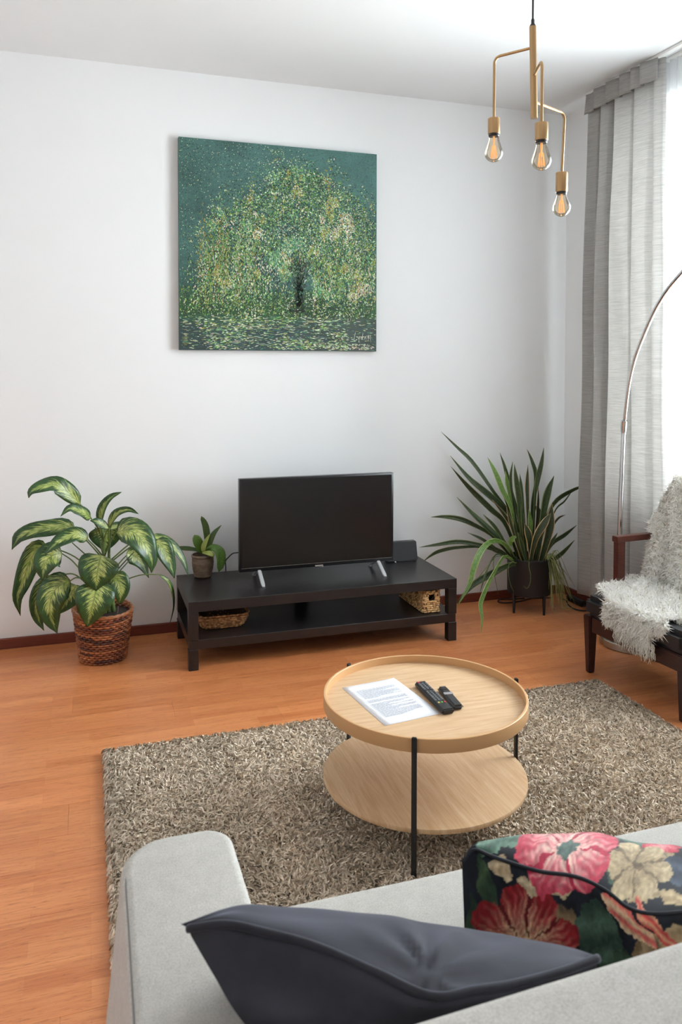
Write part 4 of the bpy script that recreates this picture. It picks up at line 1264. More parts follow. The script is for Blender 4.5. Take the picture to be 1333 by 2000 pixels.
for l0 in (-0.012, 0.585): chbox('side_rail', 0.028, 0.40, l0, l0 + 0.026, 0.215, 0.288, M['mahogany_dark'], 0.004)
chbox('seat_cushion', -0.032, 0.43, -0.026, 0.622, 0.290, 0.392, M['leather'], 0.026, 4)
chbox('backrest', 0.375, 0.425, -0.03, 0.60, 0.36, 0.95, M['leather'], 0.022, 3, skew=0.24)
for l0, l1 in ((-0.088, -0.046), (0.64, 0.682)):
    chbox('armrest', 0.205, 0.47, l0, l1, 0.628, 0.658, M['mahogany'], 0.002)
    chbox('arm_post', 0.212, 0.262, l0 + 0.004, l1 - 0.004, 0.26, 0.628, M['mahogany'], 0.002)
    chbox('arm_bracket', 0.212, 0.262, min(l0 + 0.006, l1 - 0.006) + (0.03 if l0 < 0 else -0.075), l1 - 0.006 + (0.035 if l0 < 0 else -0.04), 0.235, 0.268, M['mahogany_dark'], 0.003)

# ------------------------------------------------------------------ knitted throw over the armchair
thw = thing('knitted_throw', ch(0.3, 0.3, 0.4), 'shaggy ivory knitted throw with fringe draped over the dark armchair', 'throw')
def bk(z, lift=0.0): return 0.375 + (z - 0.36) * 0.24 - 0.012 - lift
tw_rows = []
backL = [(0.424, -0.115), (0.521, -0.098), (0.626, -0.095), (0.69, -0.135), (0.746, -0.08), (0.833, -0.035), (0.91, 0.02), (0.985, 0.07)]
def lerp_list(L, z):
    for i in range(len(L) - 1):
        if L[i][0] <= z <= L[i + 1][0]:
            f = (z - L[i][0]) / (L[i + 1][0] - L[i][0])
            return L[i][1] * (1 - f) + L[i + 1][1] * f
    return L[0][1] if z < L[0][0] else L[-1][1]
random.seed(4)
Gb = []
for i in range(31):
    z = 0.985 - (0.985 - 0.424) * i / 30
    r_ = []
    l0 = lerp_list(backL, z)
    for j in range(41):
        f = j / 40
        l = l0 + (0.56 - l0) * f
        wv = 0.016 * math.sin(l * 30 + z * 5 + 1.2 * math.sin(z * 9)) + 0.009 * math.sin(l * 66 + 1 + z * 9)
        over = max(0, 0.02 - l) * 0.5
        r_.append(ch(bk(z, 0.012 + wv) + over, l, z))
    Gb.append(r_)
Gs = []
for i in range(17):     # seat part, from the back forward
    f_ = i / 16
    r_ = []
    for j in range(41):
        f = j / 40
        l0 = -0.115 + 0.07 * min(1, f_ / 0.55) + 0.20 * max(0, (f_ - 0.76) / 0.24) ** 0.6
        l = l0 + (0.56 - l0) * f
        a_front = -0.034 + 0.13 * min(1, max(0, (l - 0.47) / 0.05))
        a = (bk(0.424) - 0.012) * (1 - f_) + a_front * f_
        z = 0.412 + 0.014 * (1 - f_) ** 2 + (0.008 * math.sin(l * 30 + a * 22) + 0.005 * math.sin(l * 61 + a * 40)) * (1 - f_ ** 4)
        r_.append(ch(a, l, z))
    Gs.append(r_)
def drape(l):
    """hem height of the front fall at l"""
    if l < 0.15: return 0.40
    if l < 0.225: return 0.325 - 0.02 * math.sin((l - 0.135) * 35)
    if l < 0.445: return 0.290 - 0.10 * (l - 0.225)
    if l < 0.515: return 0.345 + 0.3 * (l - 0.445)
    return 0.40
Gd = []
for i in range(10):
    f_ = i / 9
    r_ = []
    for j in range(41):
        l = 0.152 + 0.378 * j / 40
        zl = drape(l)
        z = 0.413 + (zl - 0.413) * f_
        a = -0.034 - 0.006 * math.sin(f_ * 3) - 0.010 * (0.5 + 0.5 * math.sin(l * 44 + 0.8)) * f_
        r_.append(ch(a, l, z))
    Gd.append(r_)
mb = MB().grid(Gb).grid(Gs).grid(Gd)
o = mb.build('knit', M['knit'], thw, smooth=180)
md = o.modifiers.new('thickness', 'SOLIDIFY'); md.thickness = 0.009; md.offset = 0
def scatter(G, n):
    G = np.array([[list(p) for p in r] for r in G])
    a, b = G.shape[:2]
    i = rng.uniform(0, a - 1.001, n); j = rng.uniform(0, b - 1.001, n)
    i0, j0 = i.astype(int), j.astype(int)
    fi, fj = (i - i0)[:, None], (j - j0)[:, None]
    p00, p10, p01, p11 = G[i0, j0], G[i0 + 1, j0], G[i0, j0 + 1], G[i0 + 1, j0 + 1]
    p = p00 * (1 - fi) * (1 - fj) + p10 * fi * (1 - fj) + p01 * (1 - fi) * fj + p11 * fi * fj
    n_ = np.cross(p01 - p00, p10 - p00)
    ln_ = np.linalg.norm(n_, axis=1)[:, None]
    return p, n_ / np.maximum(ln_, 1e-9), ln_[:, 0] > 1e-9
roots, norms = [], []
for G_, n_, ref in ((Gb, 13000, -CN + Vector((0, 0, .3))), (Gs, 8000, Vector((0, 0, 1))), (Gd, 5500, -CN)):
    p, q, ok = scatter(G_, n_)
    sg = np.sign(q @ np.array(ref)); sg[sg == 0] = 1
    roots.append(p[ok]); norms.append((q * sg[:, None])[ok])
root = np.concatenate(roots); nr = np.concatenate(norms)
root = root + nr * 0.004
n_ = len(root)
lean = rng.normal(size=(n_, 3)) * 1.0
lean[:, 2] -= 0.5 * (1 - np.abs(nr[:, 2]))
t = rng.uniform(0, 1, n_)[:, None]
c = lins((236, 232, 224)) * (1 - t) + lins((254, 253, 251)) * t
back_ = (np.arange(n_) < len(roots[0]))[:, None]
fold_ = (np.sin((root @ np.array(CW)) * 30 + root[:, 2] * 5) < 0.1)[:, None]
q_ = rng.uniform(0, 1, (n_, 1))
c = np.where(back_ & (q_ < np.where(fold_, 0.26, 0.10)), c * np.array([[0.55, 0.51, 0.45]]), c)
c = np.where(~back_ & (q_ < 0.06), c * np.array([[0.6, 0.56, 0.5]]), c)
c = np.concatenate([c, np.ones((n_, 1))], 1)
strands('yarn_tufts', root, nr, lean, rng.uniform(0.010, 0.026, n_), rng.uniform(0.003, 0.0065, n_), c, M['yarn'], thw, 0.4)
fr = MB()
random.seed(6)
def fringe(p, d, L, r=0.0022):
    c_ = rgb(*(Vector((222, 216, 204)).lerp(Vector((250, 249, 244)), random.random())))
    pts = [p]
    for k in range(1, 6):
        f = k / 5
        pts.append(p + d * L * f * (1 - 0.35 * f) + Vector((0, 0, -1)) * L * f * f * 0.7 + Vector((random.gauss(0, .004), random.gauss(0, .004), random.gauss(0, .002))))
    fr.tube(pts, [r * (1 - 0.5 * k / 5) for k in range(6)], 4, c=c_)
for i in range(230):
    l = random.uniform(0.155, 0.515)
    dl = drape(l)
    k = 0.9 if 0.225 < l < 0.46 else 0.45
    p = ch(-0.045 - random.uniform(0, 0.012), l, dl + random.uniform(0.0, 0.03))
    fringe(p, (-CN * 0.15 + CW * random.gauss(0.05, 0.12)), random.uniform(0.06, 0.10) * k / 0.9)
for i in range(14): fringe(ch(-0.05, random.uniform(0.435, 0.47), 0.30), -CN * 0.1 + CW * 0.25, random.uniform(0.08, 0.11))
for i in range(60):    # the corner that points at the curtain
    f = random.random()
    fringe(ch(0.07 + 0.02 * random.gauss(0, 1), 0.03 + random.uniform(-0.02, 0.06), 0.412), (-CN * 0.5 - CW * random.uniform(0.3, 1.0)), random.uniform(0.02, 0.075), 0.0028)
for i in range(150):
    z = random.uniform(0.43, 0.95)
    l0 = lerp_list(backL, z)
    fringe(ch(bk(z, 0.015) + max(0, 0.02 - l0) * 0.5, l0 + 0.006, z), (-CW * random.uniform(0.3, 1) - CN * 0.3), random.uniform(0.008, 0.028), 0.0028)
for i in range(110):
    l = random.uniform(0.50, 0.56)
    fringe(ch(0.075 if l > 0.5 else -0.02, l, 0.418), -CN + CW * random.gauss(0, .3), random.uniform(0.015, 0.04), 0.0025)
fr.build('fringe', M['yarn'], thw, use_c=True, smooth=180, kind='stuff')

# ------------------------------------------------------------------ round coffee table
tx, ty, trd = 1.087, 2.431, 0.3445
ct = thing('coffee_table', (tx, ty, 0), 'round two-tier oak coffee table with black legs standing on the rug', 'table')
MB().lathe([(0.001, 0.3935), (trd - 0.012, 0.3935), (trd - 0.010, 0.3955), (trd - 0.0085, 0.4035), (0.001, 0.4035)], 128, (tx, ty, 0), cap=False).build('tray_top', M['oak_top'], ct, smooth=40)
MB().lathe([(trd - 0.009, 0.390), (trd - 0.001, 0.388), (trd, 0.3895), (trd, 0.4295), (trd - 0.0015, 0.431), (trd - 0.0075, 0.431), (trd - 0.009, 0.4295), (trd - 0.009, 0.390)], 128, (tx, ty, 0), cap=False).build('rim', M['oak_rim'], ct, smooth=40)
mb = MB().lathe([(0.001, 0.1420), (trd - 0.006, 0.1420), (trd - 0.001, 0.1435), (trd, 0.1455), (trd, 0.1565), (trd - 0.001, 0.158), (0.001, 0.1582)], 128, (tx, ty, 0), cap=False)
mb.build('lower_shelf', M['oak_shelf'], ct, smooth=40)
for a in (-119, -1, 119):
    a = R(a)
    mb = MB(); bm = bmesh.new(); bmesh.ops.create_cube(bm, size=1)
    e = Vector((math.cos(a), math.sin(a), 0)); s_ = Vector((-e.y, e.x, 0))
    for v in bm.verts:
        v.co = Vector((tx, ty, 0.001 + (v.co.z + .5) * 0.436)) + e * (trd + 0.0055 + v.co.x * 0.010) + s_ * v.co.y * 0.016
    bmesh.ops.recalc_face_normals(bm, faces=bm.faces[:])
    bmesh.ops.bevel(bm, geom=bm.edges[:], offset=0.002, segments=2, affect='EDGES')
    mb.bm(bm).build('leg', M['black_metal'], ct)

# sheet of paper, remotes
ZT = 0.4037
pa = thing('paper_sheet', (0.97, 2.46, ZT), 'printed white sheet of paper lying on the round oak table', 'paper')
q = [P(668.5, 1343.5, 2.609), P(770, 1324, 2.634), P(862, 1393, 2.315), P(752, 1417, 2.289)]
q = [Vector((p.x, p.y, ZT + 0.0006)) for p in q]
def pq(u, v, dz=0.0):
    return q[0].lerp(q[1], u).lerp(q[3].lerp(q[2], u), v) + Vector((0, 0, dz))
G = [[pq(j / 8, i / 10, 0.0015 * math.sin(i * 0.3) * (j / 8) + (0.004 * max(0, (j / 8 - 0.85)) * (1 - i / 10))) for j in range(9)] for i in range(11)]
o = MB().grid(G).build('sheet', M['paper'], pa, smooth=180)
md = o.modifiers.new('thickness', 'SOLIDIFY'); md.thickness = 0.0006; md.offset = 1
mb = MB()
random.seed(9)
v = 0.16
while v < 0.86:
    u = 0.14; end = 0.86 if random.random() > 0.25 else random.uniform(0.4, 0.8)
    while u < end:
        wlen = random.uniform(0.025, 0.08)
        mb.add([pq(u, v, 0.0026), pq(min(end, u + wlen), v, 0.0026), pq(min(end, u + wlen), v + 0.009, 0.0026), pq(u, v + 0.009, 0.0026)], [(0, 1, 2, 3)])
        u += wlen + 0.012
    v += 0.024 if random.random() > 0.15 else 0.05
mb.build('printed_lines', M['ink'], pa, smooth=0)

def remote(name, p0, p1, wid, hgt, label, bev):
    """lies from p0 (far end) to p1 (near end) on the table"""
    p0, p1 = Vector(p0), Vector(p1)
    e = (p1 - p0); L = e.length; e.normalize(); s_ = Vector((-e.y, e.x, 0))
    r = thing(name, (*((p0 + p1) / 2)[:2], ZT), label, 'remote control')
    def at_(a, b, z): return p0 + e * a + s_ * b + Vector((0, 0, z))
    return r, at_, L
z0 = ZT + 0.0005
c0 = Vector((1.121, 2.540, z0)); c1 = Vector((1.115, 2.300, z0))
c0 = (P(811, 1332, 2.54) + P(832, 1329, 2.54)) / 2; c0 = Vector((c0.x - 0.001, 2.541, z0))
c1 = Vector((1.114, 2.300, z0))
r1, at_, L = remote('remote_control', c0, c1, 0.043, 0.016, 'long black remote control with rows of buttons beside the paper sheet', 0.003)
def rbody(at_, L, w0, w1, h, bev, name, m, r, z_off=0):
    bm = bmesh.new(); bmesh.ops.create_cube(bm, size=1)
    for v in bm.verts:
        f = v.co.x + .5
        v.co = at_(f * L, v.co.y * (w0 + (w1 - w0) * f), (v.co.z + .5) * h)
    bmesh.ops.recalc_face_normals(bm, faces=bm.faces[:])
    bmesh.ops.bevel(bm, geom=bm.edges[:], offset=bev, segments=3, affect='EDGES')
    bmesh.ops.recalc_face_normals(bm, faces=bm.faces[:])
    return MB().bm(bm).build(name, m, r)
rbody(at_, L, 0.042, 0.044, 0.018, 0.005, 'body', M['blackplastic'], r1)
def keys(at_, L, lst, h, name, m, r, kw=0.0065, kl=0.006):
    mb = MB()
    for a, b in lst:
        bm = bmesh.new(); bmesh.ops.create_cube(bm, size=1)
        for v in bm.verts: v.co = at_(a + v.co.x * kl, b + v.co.y * kw, h + v.co.z * 0.003)
        bmesh.ops.recalc_face_normals(bm, faces=bm.faces[:])
        bmesh.ops.bevel(bm, geom=bm.edges[:], offset=0.0008, segments=1, affect='EDGES')
        mb.bm(bm)
    return mb.build(name, m, r, smooth=0)
ks = [(0.026 + 0.0115 * i, -0.0125 + 0.0125 * j) for i in range(13) for j in range(3) if i not in (5,)]
keys(at_, L, ks, 0.0185, 'rubber_keys', mat('grey_rubber_keys', rgb(118, 120, 124), 0.6), r1)['kind'] = 'stuff'
keys(at_, L, [(0.0125, -0.010)], 0.0185, 'power_key', mat('red_key', rgb(214, 52, 84), 0.5), r1)
keys(at_, L, [(0.186, 0.012)], 0.0185, 'red_key', mat('red_colour_key', rgb(224, 70, 96), 0.5), r1)
keys(at_, L, [(0.186, 0.001)], 0.0185, 'green_key', mat('green_colour_key', rgb(88, 190, 78), 0.5), r1)
keys(at_, L, [(0.186, -0.010)], 0.0185, 'yellow_key', mat('yellow_colour_key', rgb(226, 214, 96), 0.5), r1)
d0 = Vector((1.176, 2.485, z0)); d1 = Vector((1.160, 2.318, z0))
r2, at2, L2 = remote('remote_control', d0, d1, 0.035, 0.016, 'short black remote control with a silver band right of the long remote', 0.006)
rbody(at2, L2, 0.037, 0.037, 0.016, 0.0075, 'body', M['blackplastic'], r2)
bm = bmesh.new(); bmesh.ops.create_cube(bm, size=1)
for v in bm.verts: v.co = at2(L2 * 0.40 + v.co.x * 0.016, v.co.y * 0.031, 0.0158 + v.co.z * 0.0022)
bmesh.ops.recalc_face_normals(bm, faces=bm.faces[:])
bmesh.ops.bevel(bm, geom=bm.edges[:], offset=0.0006, segments=1, affect='EDGES')
MB().bm(bm).build('silver_band', M['chrome'], r2, label='shiny silver band')
MB().lathe([(0.0005, 0), (0.0075, 0), (0.0095, 0.0008), (0.0095, 0.0016), (0.006, 0.0012)], 24, tuple(at2(0.026, 0, 0.0155))).build('round_pad', M['bezel'], r2)

# ------------------------------------------------------------------ brass pendant lamp
pc = Vector((1.412, 2.310, 0))
pd = thing('pendant_lamp', (pc.x, pc.y, H), 'brass pendant lamp with three bent arms and clear filament bulbs', 'lamp')
zt_, zb_ = P(1041, 52, 2.31).z, P(1043.5, 231, 2.31).z
pbx = P(1044, 231, 2.31).x
MB().tube([(pc.x, pc.y, zt_), (pbx, pc.y, zb_)], 0.0115, 24).build('tube_body', M['brass'], pd, smooth=40)
MB().tube(spline([(pc.x, pc.y, H - 0.02), (pc.x + 0.0005, pc.y, 2.95), (pc.x, pc.y, zt_ + 0.01)], 12), 0.0033, 8).build('cable', M['cord'], pd, smooth=180)
MB().lathe([(0.0105, 0), (0.0095, 0.004), (0.0055, 0.010), (0.0055, 0.022), (0.0035, 0.026)], 20, (pc.x, pc.y, zt_)).build('cable_grip', M['cord'], pd, smooth=40)
MB().lathe([(0.05, -0.0005), (0.05, -0.02), (0.046, -0.024), (0.008, -0.024)], 40, (pc.x, pc.y, H)).build('ceiling_rose', M['brass'], pd, smooth=40)
for end, za, s0, s1, zbt, sxx in ((Vector((1.333, 2.423, 0)), 2.591, 2.385, 2.331, 2.236, 1.3328), (Vector((1.372, 2.188, 0)), 2.4995, 2.3045, 2.249, 2.155, 1.3721), (Vector((1.585, 2.383, 0)), 2.414, 2.2104, 2.143, 2.058, 1.5760)):
    f = (zt_ - za) / (zt_ - zb_)
    st = Vector((pc.x + (pbx - pc.x) * f, pc.y, za))
    end = Vector((end.x, end.y, za))
    dr = (end - st); Ln = dr.length; dr.normalize()
    rb = 0.022
    low = Vector((sxx, end.y, s0))
    pts = [st, end - dr * rb]
    for k in range(1, 7):
        a = math.pi / 2 * k / 6
        pts.append(end - dr * rb + dr * (rb * math.sin(a)) + Vector((0, 0, -rb * (1 - math.cos(a)))))
    pts.append(low + Vector((0, 0, -0.004)))
    ar = MB().tube(pts, 0.0048, 12).build('arm', M['brass'], pd, smooth=60)
    hs = s0 - s1
    so = MB().lathe([(0.0055, hs), (0.0195, hs - 0.0005), (0.0205, hs - 0.002), (0.0205, 0.001), (0.0195, 0.0), (0.0185, 0.001)], 32, (sxx, end.y, s1)).build('socket', M['brass'], pd, smooth=40)
    MB().lathe([(0.0182, 0.002), (0.0182, -0.006), (0.0165, -0.008), (0.013, -0.008)], 28, (sxx, end.y, s1)).build('socket_ring', M['blackplastic'], so)
    Rb = 0.0312; zc = zbt + Rb
    nk = s1 - 0.004
    prf = [(0.0005, zbt)]
    for k in range(1, 12):
        a = math.pi * 0.66 * k / 11
        prf.append((Rb * math.sin(a), zc - Rb * math.cos(a)))
    r_e, z_e = prf[-1]
    for k in range(1, 7):
        g = k / 6
        prf.append((r_e + (0.0155 - r_e) * (1 - (1 - g) ** 1.45), z_e + (nk - z_e) * g))
    bu = MB().lathe(prf, 32, (sxx, end.y, 0), cap=False).build('bulb', M['bulb'], pd, smooth=180)
    fm = MB()
    fm.tube([(sxx, end.y, nk), (sxx, end.y, zc + 0.012)], [0.004, 0.0022], 8)
    for k in range(8):
        a0, a1 = 2 * math.pi * k / 8, 2 * math.pi * (k + .5) / 8
        fm.tube([(sxx + 0.011 * math.cos(a0), end.y + 0.011 * math.sin(a0), zc - 0.018), (sxx + 0.006 * math.cos(a1), end.y + 0.006 * math.sin(a1), zc + 0.024)], 0.0011, 5)
    fm.build('filament', M['filament'], bu, smooth=180)

# ------------------------------------------------------------------ sofa in the foreground
so = thing('sofa', (1.1, 1.1, 0), 'light grey fabric sofa seen from behind its backrest in the foreground', 'sofa')
def rounded_slab(x0, x1, y0, y1, z0, z1, rc, bev, n=6, front=None):
    """box with rounded vertical corners (rc per corner: fl, fr, bl, br) and softened top and bottom edges"""
    pts = []
    cs = ((x1, y0, rc[3], -90), (x1, y1, rc[1], 0), (x0, y1, rc[0], 90), (x0, y0, rc[2], 180))
    for cx_, cy_, r, a0 in cs:
        ox_ = cx_ - r if cx_ == x1 else cx_ + r
        oy_ = cy_ - r if cy_ == y1 else cy_ + r
        for k in range(n + 1):
            a = R(a0 + 90 * k / n)
            pts.append((ox_ + r * math.cos(a), oy_ + r * math.sin(a)))
    dense = []
    for i_ in range(len(pts)):
        a_, b_ = pts[i_], pts[(i_ + 1) % len(pts)]
        m_ = max(1, int(math.dist(a_, b_) / 0.06))
        dense += [(a_[0] + (b_[0] - a_[0]) * q_ / m_, a_[1] + (b_[1] - a_[1]) * q_ / m_) for q_ in range(m_)]
    pts = dense
    mx, my = (x0 + x1) / 2, (y0 + y1) / 2
    G = []
    lev = [(0, bev)] + [(bev * (1 - math.cos(R(90 * k / 5))), bev * (1 - math.sin(R(90 * k / 5)))) for k in range(1, 6)]
    prof_ = [(z0 + a, b) for a, b in lev] + [(z1 - a, b) for a, b in lev[::-1]]
    for z, ins in prof_:
        r_ = []
        for px_, py_ in pts:
            dx, dy = px_ - mx, py_ - my
            r_.append((mx + dx * (1 - ins / max(0.02, abs(x1 - x0) / 2)), my + dy * (1 - ins / max(0.02, abs(y1 - y0) / 2)), z))
        r_.append(r_[0]); G.append(r_)
    mb = MB().grid(G)
    k = len(G[0])
    mb.f.append(tuple(range(k - 2, -1, -1)))
    mb.f.append(tuple((len(G) - 1) * k + i for i in range(k - 1)))
    return mb
def bend_top(mb, fn):
    mb.v = [fn(*p) for p in mb.v]; return mb
bend_top(rounded_slab(0.054, 0.264, 0.62, 1.545, 0.06, 0.622, (0.085, 0.05, 0.03, 0.03), 0.018), lambda x, y, z: (x - max(0, 0.62 - z) * 0.105 * (1 if x < 0.15 else 0) - 0.006 * max(0, 1.3 - y) * (1 if x < 0.15 else 0), y, z)).build('armrest', M['sofa'], so, smooth=60)
mb = MB().tube(spline([(0.056, 0.66, 0.6150), (0.056, 1.0, 0.6155), (0.059, 1.30, 0.6165), (0.060, 1.42, 0.6168), (0.068, 1.475, 0.6165)], 40), 0.0018, 6)
mb.build('piping', mat('grey_piping', rgb(120, 118, 116), 0.9), so, smooth=180)
rounded_slab(2.05, 2.27, 0.62, 1.545, 0.06, 0.622, (0.045, 0.075, 0.03, 0.03), 0.024).build('armrest', M['sofa'], so, smooth=60)
rounded_slab(0.266, 2.046, 0.62, 1.535, 0.07, 0.285, (0.02, 0.02, 0.02, 0.02), 0.015).build('seat_base', M['sofa'], so, smooth=60)
rounded_slab(0.268, 2.044, 0.84, 1.560, 0.288, 0.428, (0.035, 0.035, 0.02, 0.02), 0.03).build('seat_cushion', M['sofa'], so, smooth=60)
def lean_back(x, y, z): return (x, y + max(0, (0.74 - z)) * 0.22 * (1 if y > 0.74 else 0), z + (0.028 * (x - 0.36) if z > 0.5 else 0))
bend_top(rounded_slab(0.266, 2.046, 0.60, 0.865, 0.20, 0.752, (0.02, 0.02, 0.02, 0.02), 0.035), lean_back).build('backrest', M['sofa'], so, smooth=60)
for fx in (0.10, 2.2):
    for fy in (0.70, 1.46): MB().lathe([(0.018, 0), (0.022, 0.062)], 20, (fx, fy, 0.0)).build('foot', M['black_metal'], so)

# ------------------------------------------------------------------ dark velvet cushion (rows from its back face over the seam to its front face)
vc = thing('velvet_cushion', (0.42, 1.05, 0.45), 'dark slate velvet cushion slumped in the near left corner of the sofa', 'cushion')
seam = [(366, 1815, 1.10), (440, 1806, 1.07), (520, 1822, 1.04), (620, 1850, 1.00), (735, 1900, 0.95), (842, 1946, 0.902), (930, 1934, 0.900), (1010, 1921, 0.905), (1100, 1897, 0.915), (1168, 1872, 0.93)]
crest = [(368, 1813, 1.105), (470, 1776, 1.15), (555, 1774, 1.17), (640, 1779, 1.18), (740, 1788, 1.17), (835, 1803, 1.14), (930, 1818, 1.12), (1010, 1829, 1.10), (1095, 1846, 1.05), (1166, 1871, 0.94)]
S = [P(*q_) for q_ in seam]; Cc = [P(*q_) for q_ in crest]
nn = len(S)
rows = []
e_ = [min(1, 2.2 * min(i, nn - 1 - i) / (nn - 1)) for i in range(nn)]
lowx = [0.290 + 0.40 * i / (nn - 1) for i in range(nn)]
bot = [Vector((lowx[i], 0.985 + 0.03 * e_[i], 0.442)) for i in range(nn)]
k1 = [(418, 1905, 1.035), (480, 1915, 1.005), (545, 1925, 0.985), (640, 1945, 0.955), (740, 1970, 0.920), (842, 1992, 0.892), (935, 1985, 0.893), (1012, 1965, 0.897), (1100, 1935, 0.908), (1166, 1900, 0.925)]
k2 = [(478, 2000, 0.965), (530, 2010, 0.950), (590, 2020, 0.940), (675, 2040, 0.925), (760, 2065, 0.910), (850, 2080, 0.905), (940, 2075, 0.905), (1016, 2055, 0.908), (1100, 2010, 0.915), (1164, 1970, 0.925)]
rows.append(bot)
rows.append([Vector((0.275 + 0.005 * i, 0.935, 0.60)) if i == 0 else P(*k2[i]).lerp(bot[i], 0.5) for i in range(nn)])
rows.append([P(*q_) for q_ in k2])
rows.append([P(*q_) for q_ in k1])
rows.append(S)
rows.append([S[i].lerp(Cc[i], 0.45) + Vector((0, 0, 0.024 * e_[i] + 0.004 * math.sin(i * 1.9))) for i in range(nn)])
rows.append(Cc)
fb = [Vector((lowx[i], 1.165 + 0.06 * e_[i], 0.470)) for i in range(nn)]
rows.append([Cc[i].lerp(fb[i], 0.5) + Vector((0, 0.055 * e_[i], 0)) if i else Vector((0.274, 1.15, 0.632)) for i in range(nn)])
rows.append(fb)
rows.append([bot[i].lerp(fb[i], 0.5) + Vector((0, 0, -0.002)) for i in range(nn)])
rows.append(bot)
Sf = surf([[list(p) for p in r] for r in rows], 90, 90)
for i in range(len(Sf)):
    for j in range(len(Sf[0])):
        p = Vector(Sf[i][j])
        if 34 < i < 66:
            amp = 0.0075 * math.exp(-((j - 52) / 14) ** 2) * math.exp(-((i - 46) / 8) ** 2)
            ang = math.atan2(i - 40, (j - 50) * 0.8)
            p += Vector((0, -0.3, 0.9)) * amp * math.sin(ang * 7)
            p += Vector((0, -0.2, 0.9)) * 0.006 * noise.noise(p * 11)
        Sf[i][j] = tuple(p)
MB().grid(Sf).build('cover', M['velvet'], vc, smooth=180)
MB().tube(spline([p + Vector((0, -0.002, 0.002)) for p in S], 80), 0.0055, 8).build('piping', M['velvet'], vc, smooth=180)

# ------------------------------------------------------------------ floral cushion
fc = thing('floral_cushion', (0.95, 1.2, 0.43), 'navy cushion printed with red and pink flowers on the sofa seat', 'cushion')
fs = [(903, 1684, 1.250), (925, 1660, 1.255), (959, 1672, 1.245), (1012, 1690, 1.225), (1059, 1703, 1.205), (1108, 1709, 1.190), (1144, 1719, 1.175), (1186, 1741, 1.150), (1226, 1772, 1.120), (1270, 1784, 1.105), (1333, 1781, 1.095), (1400, 1774, 1.09)]
fcx = [(904, 1682, 1.256), (927, 1655, 1.275), (966, 1644, 1.300), (1020, 1633, 1.320), (1060, 1631, 1.325), (1105, 1629, 1.33), (1162, 1626, 1.33), (1215, 1638, 1.32), (1250, 1646, 1.31), (1290, 1650, 1.30), (1333, 1655, 1.28), (1400, 1690, 1.2)]
nn = len(fs)
e_ = [min(1, 3.0 * min(i, nn - 1 - i) / (nn - 1)) for i in range(nn)]
S = [P(*q_) for q_ in fs]; Cc = [P(*q_) for q_ in fcx]
def W5(p, s, t): return [p.x, p.y, p.z, s, t]
rows = []
lowp = [(894 + (fs[i][0] - 903) * 0.95, 1850 + 0.25 * (fs[i][0] - 903)) for i in range(nn)]
bot = []
for i in range(nn):
    d = ray(*lowp[i]); t = (0.436 - H_EYE) / d.z
    b_ = Vector((0, 0, H_EYE)) + d * t
    bot.append(Vector((S[i].x - 0.012 + 0.03 * i / nn, S[i].y - 0.045, 0.436)))
rows.append([W5(bot[i], lowp[i][0], lowp[i][1] + 30) for i in range(nn)])
def between(i, f, push, lift=0):
    p = S[i].lerp(bot[i], f) + Vector((0, -push * e_[i], lift * e_[i]))
    s = fs[i][0] + (lowp[i][0] - fs[i][0]) * f; t = fs[i][1] + (lowp[i][1] - fs[i][1]) * f
    return W5(p, s, t)
rows.append([between(i, 0.65, 0.022) for i in range(nn)])
rows.append([between(i, 0.25, 0.018) for i in range(nn)])
rows.append([W5(S[i], fs[i][0], fs[i][1]) for i in range(nn)])
rows.append([W5(S[i].lerp(Cc[i], 0.5) + Vector((0, 0, 0.022 * e_[i])), (fs[i][0] + fcx[i][0]) / 2, (fs[i][1] + fcx[i][1]) / 2) for i in range(nn)])
rows.append([W5(Cc[i], fcx[i][0], fcx[i][1]) for i in range(nn)])
fb = [Vector((P(fcx[i][0], fcx[i][1], 1.38).x - (0.0 if i else -0.004), 1.38, 0.445)) for i in range(nn)]
rows.append([W5(Cc[i].lerp(fb[i], 0.5) + Vector((0, 0.035 * e_[i], 0)), fcx[i][0], fcx[i][1] - 70) for i in range(nn)])
rows.append([W5(fb[i], fcx[i][0], fcx[i][1] - 140) for i in range(nn)])
rows.append([W5(bot[i], lowp[i][0], lowp[i][1] + 30) for i in range(nn)])
Sf = surf(rows, 190, 210)
# the print, in the cloth's own coordinates (s to the right, t down)
NAVY = np.array((26, 30, 40.)); 
def petal_flower(s, t, cx_, cy_, r, n, inner, outer, core=None, core_r=0.0, sq=1.0, ph=0.0, edge_=None, spread=(0, 6.2832)):
    dx, dy = (s - cx_), (t - cy_) / sq
    d = math.hypot(dx, dy); a = math.atan2(dy, dx) + ph
    lim = r * (0.74 + 0.26 * abs(math.cos(a * n / 2)) ** 0.6 + 0.08 * noise.noise(Vector((a * 2, cx_ * .1, r))))
    if d > lim: return None
    if core is not None and d < core_r * (1 + 0.15 * math.sin(a * 7)): return np.array(core, float) * (1 + 0.2 * noise.noise(Vector((s * .15, t * .15, 0))))
    f = d / lim
    k = 0.5 + 0.5 * math.cos(a * n) ; vein = 0.5 + 0.5 * math.sin(a * n * 5 + 3 * noise.noise(Vector((s * .05, t * .05, 2))))
    f = min(1, max(0, f ** 1.5 * 1.05 + 0.42 * (k - 0.5) + 0.40 * (vein - 0.5)))
    c = np.array(inner, float) * (1 - f) + np.array(outer, float) * f
    if edge_ is not None and abs(math.sin(a * n / 2)) > 0.97 and d > core_r * 1.2: c = np.array(edge_, float)
    return c
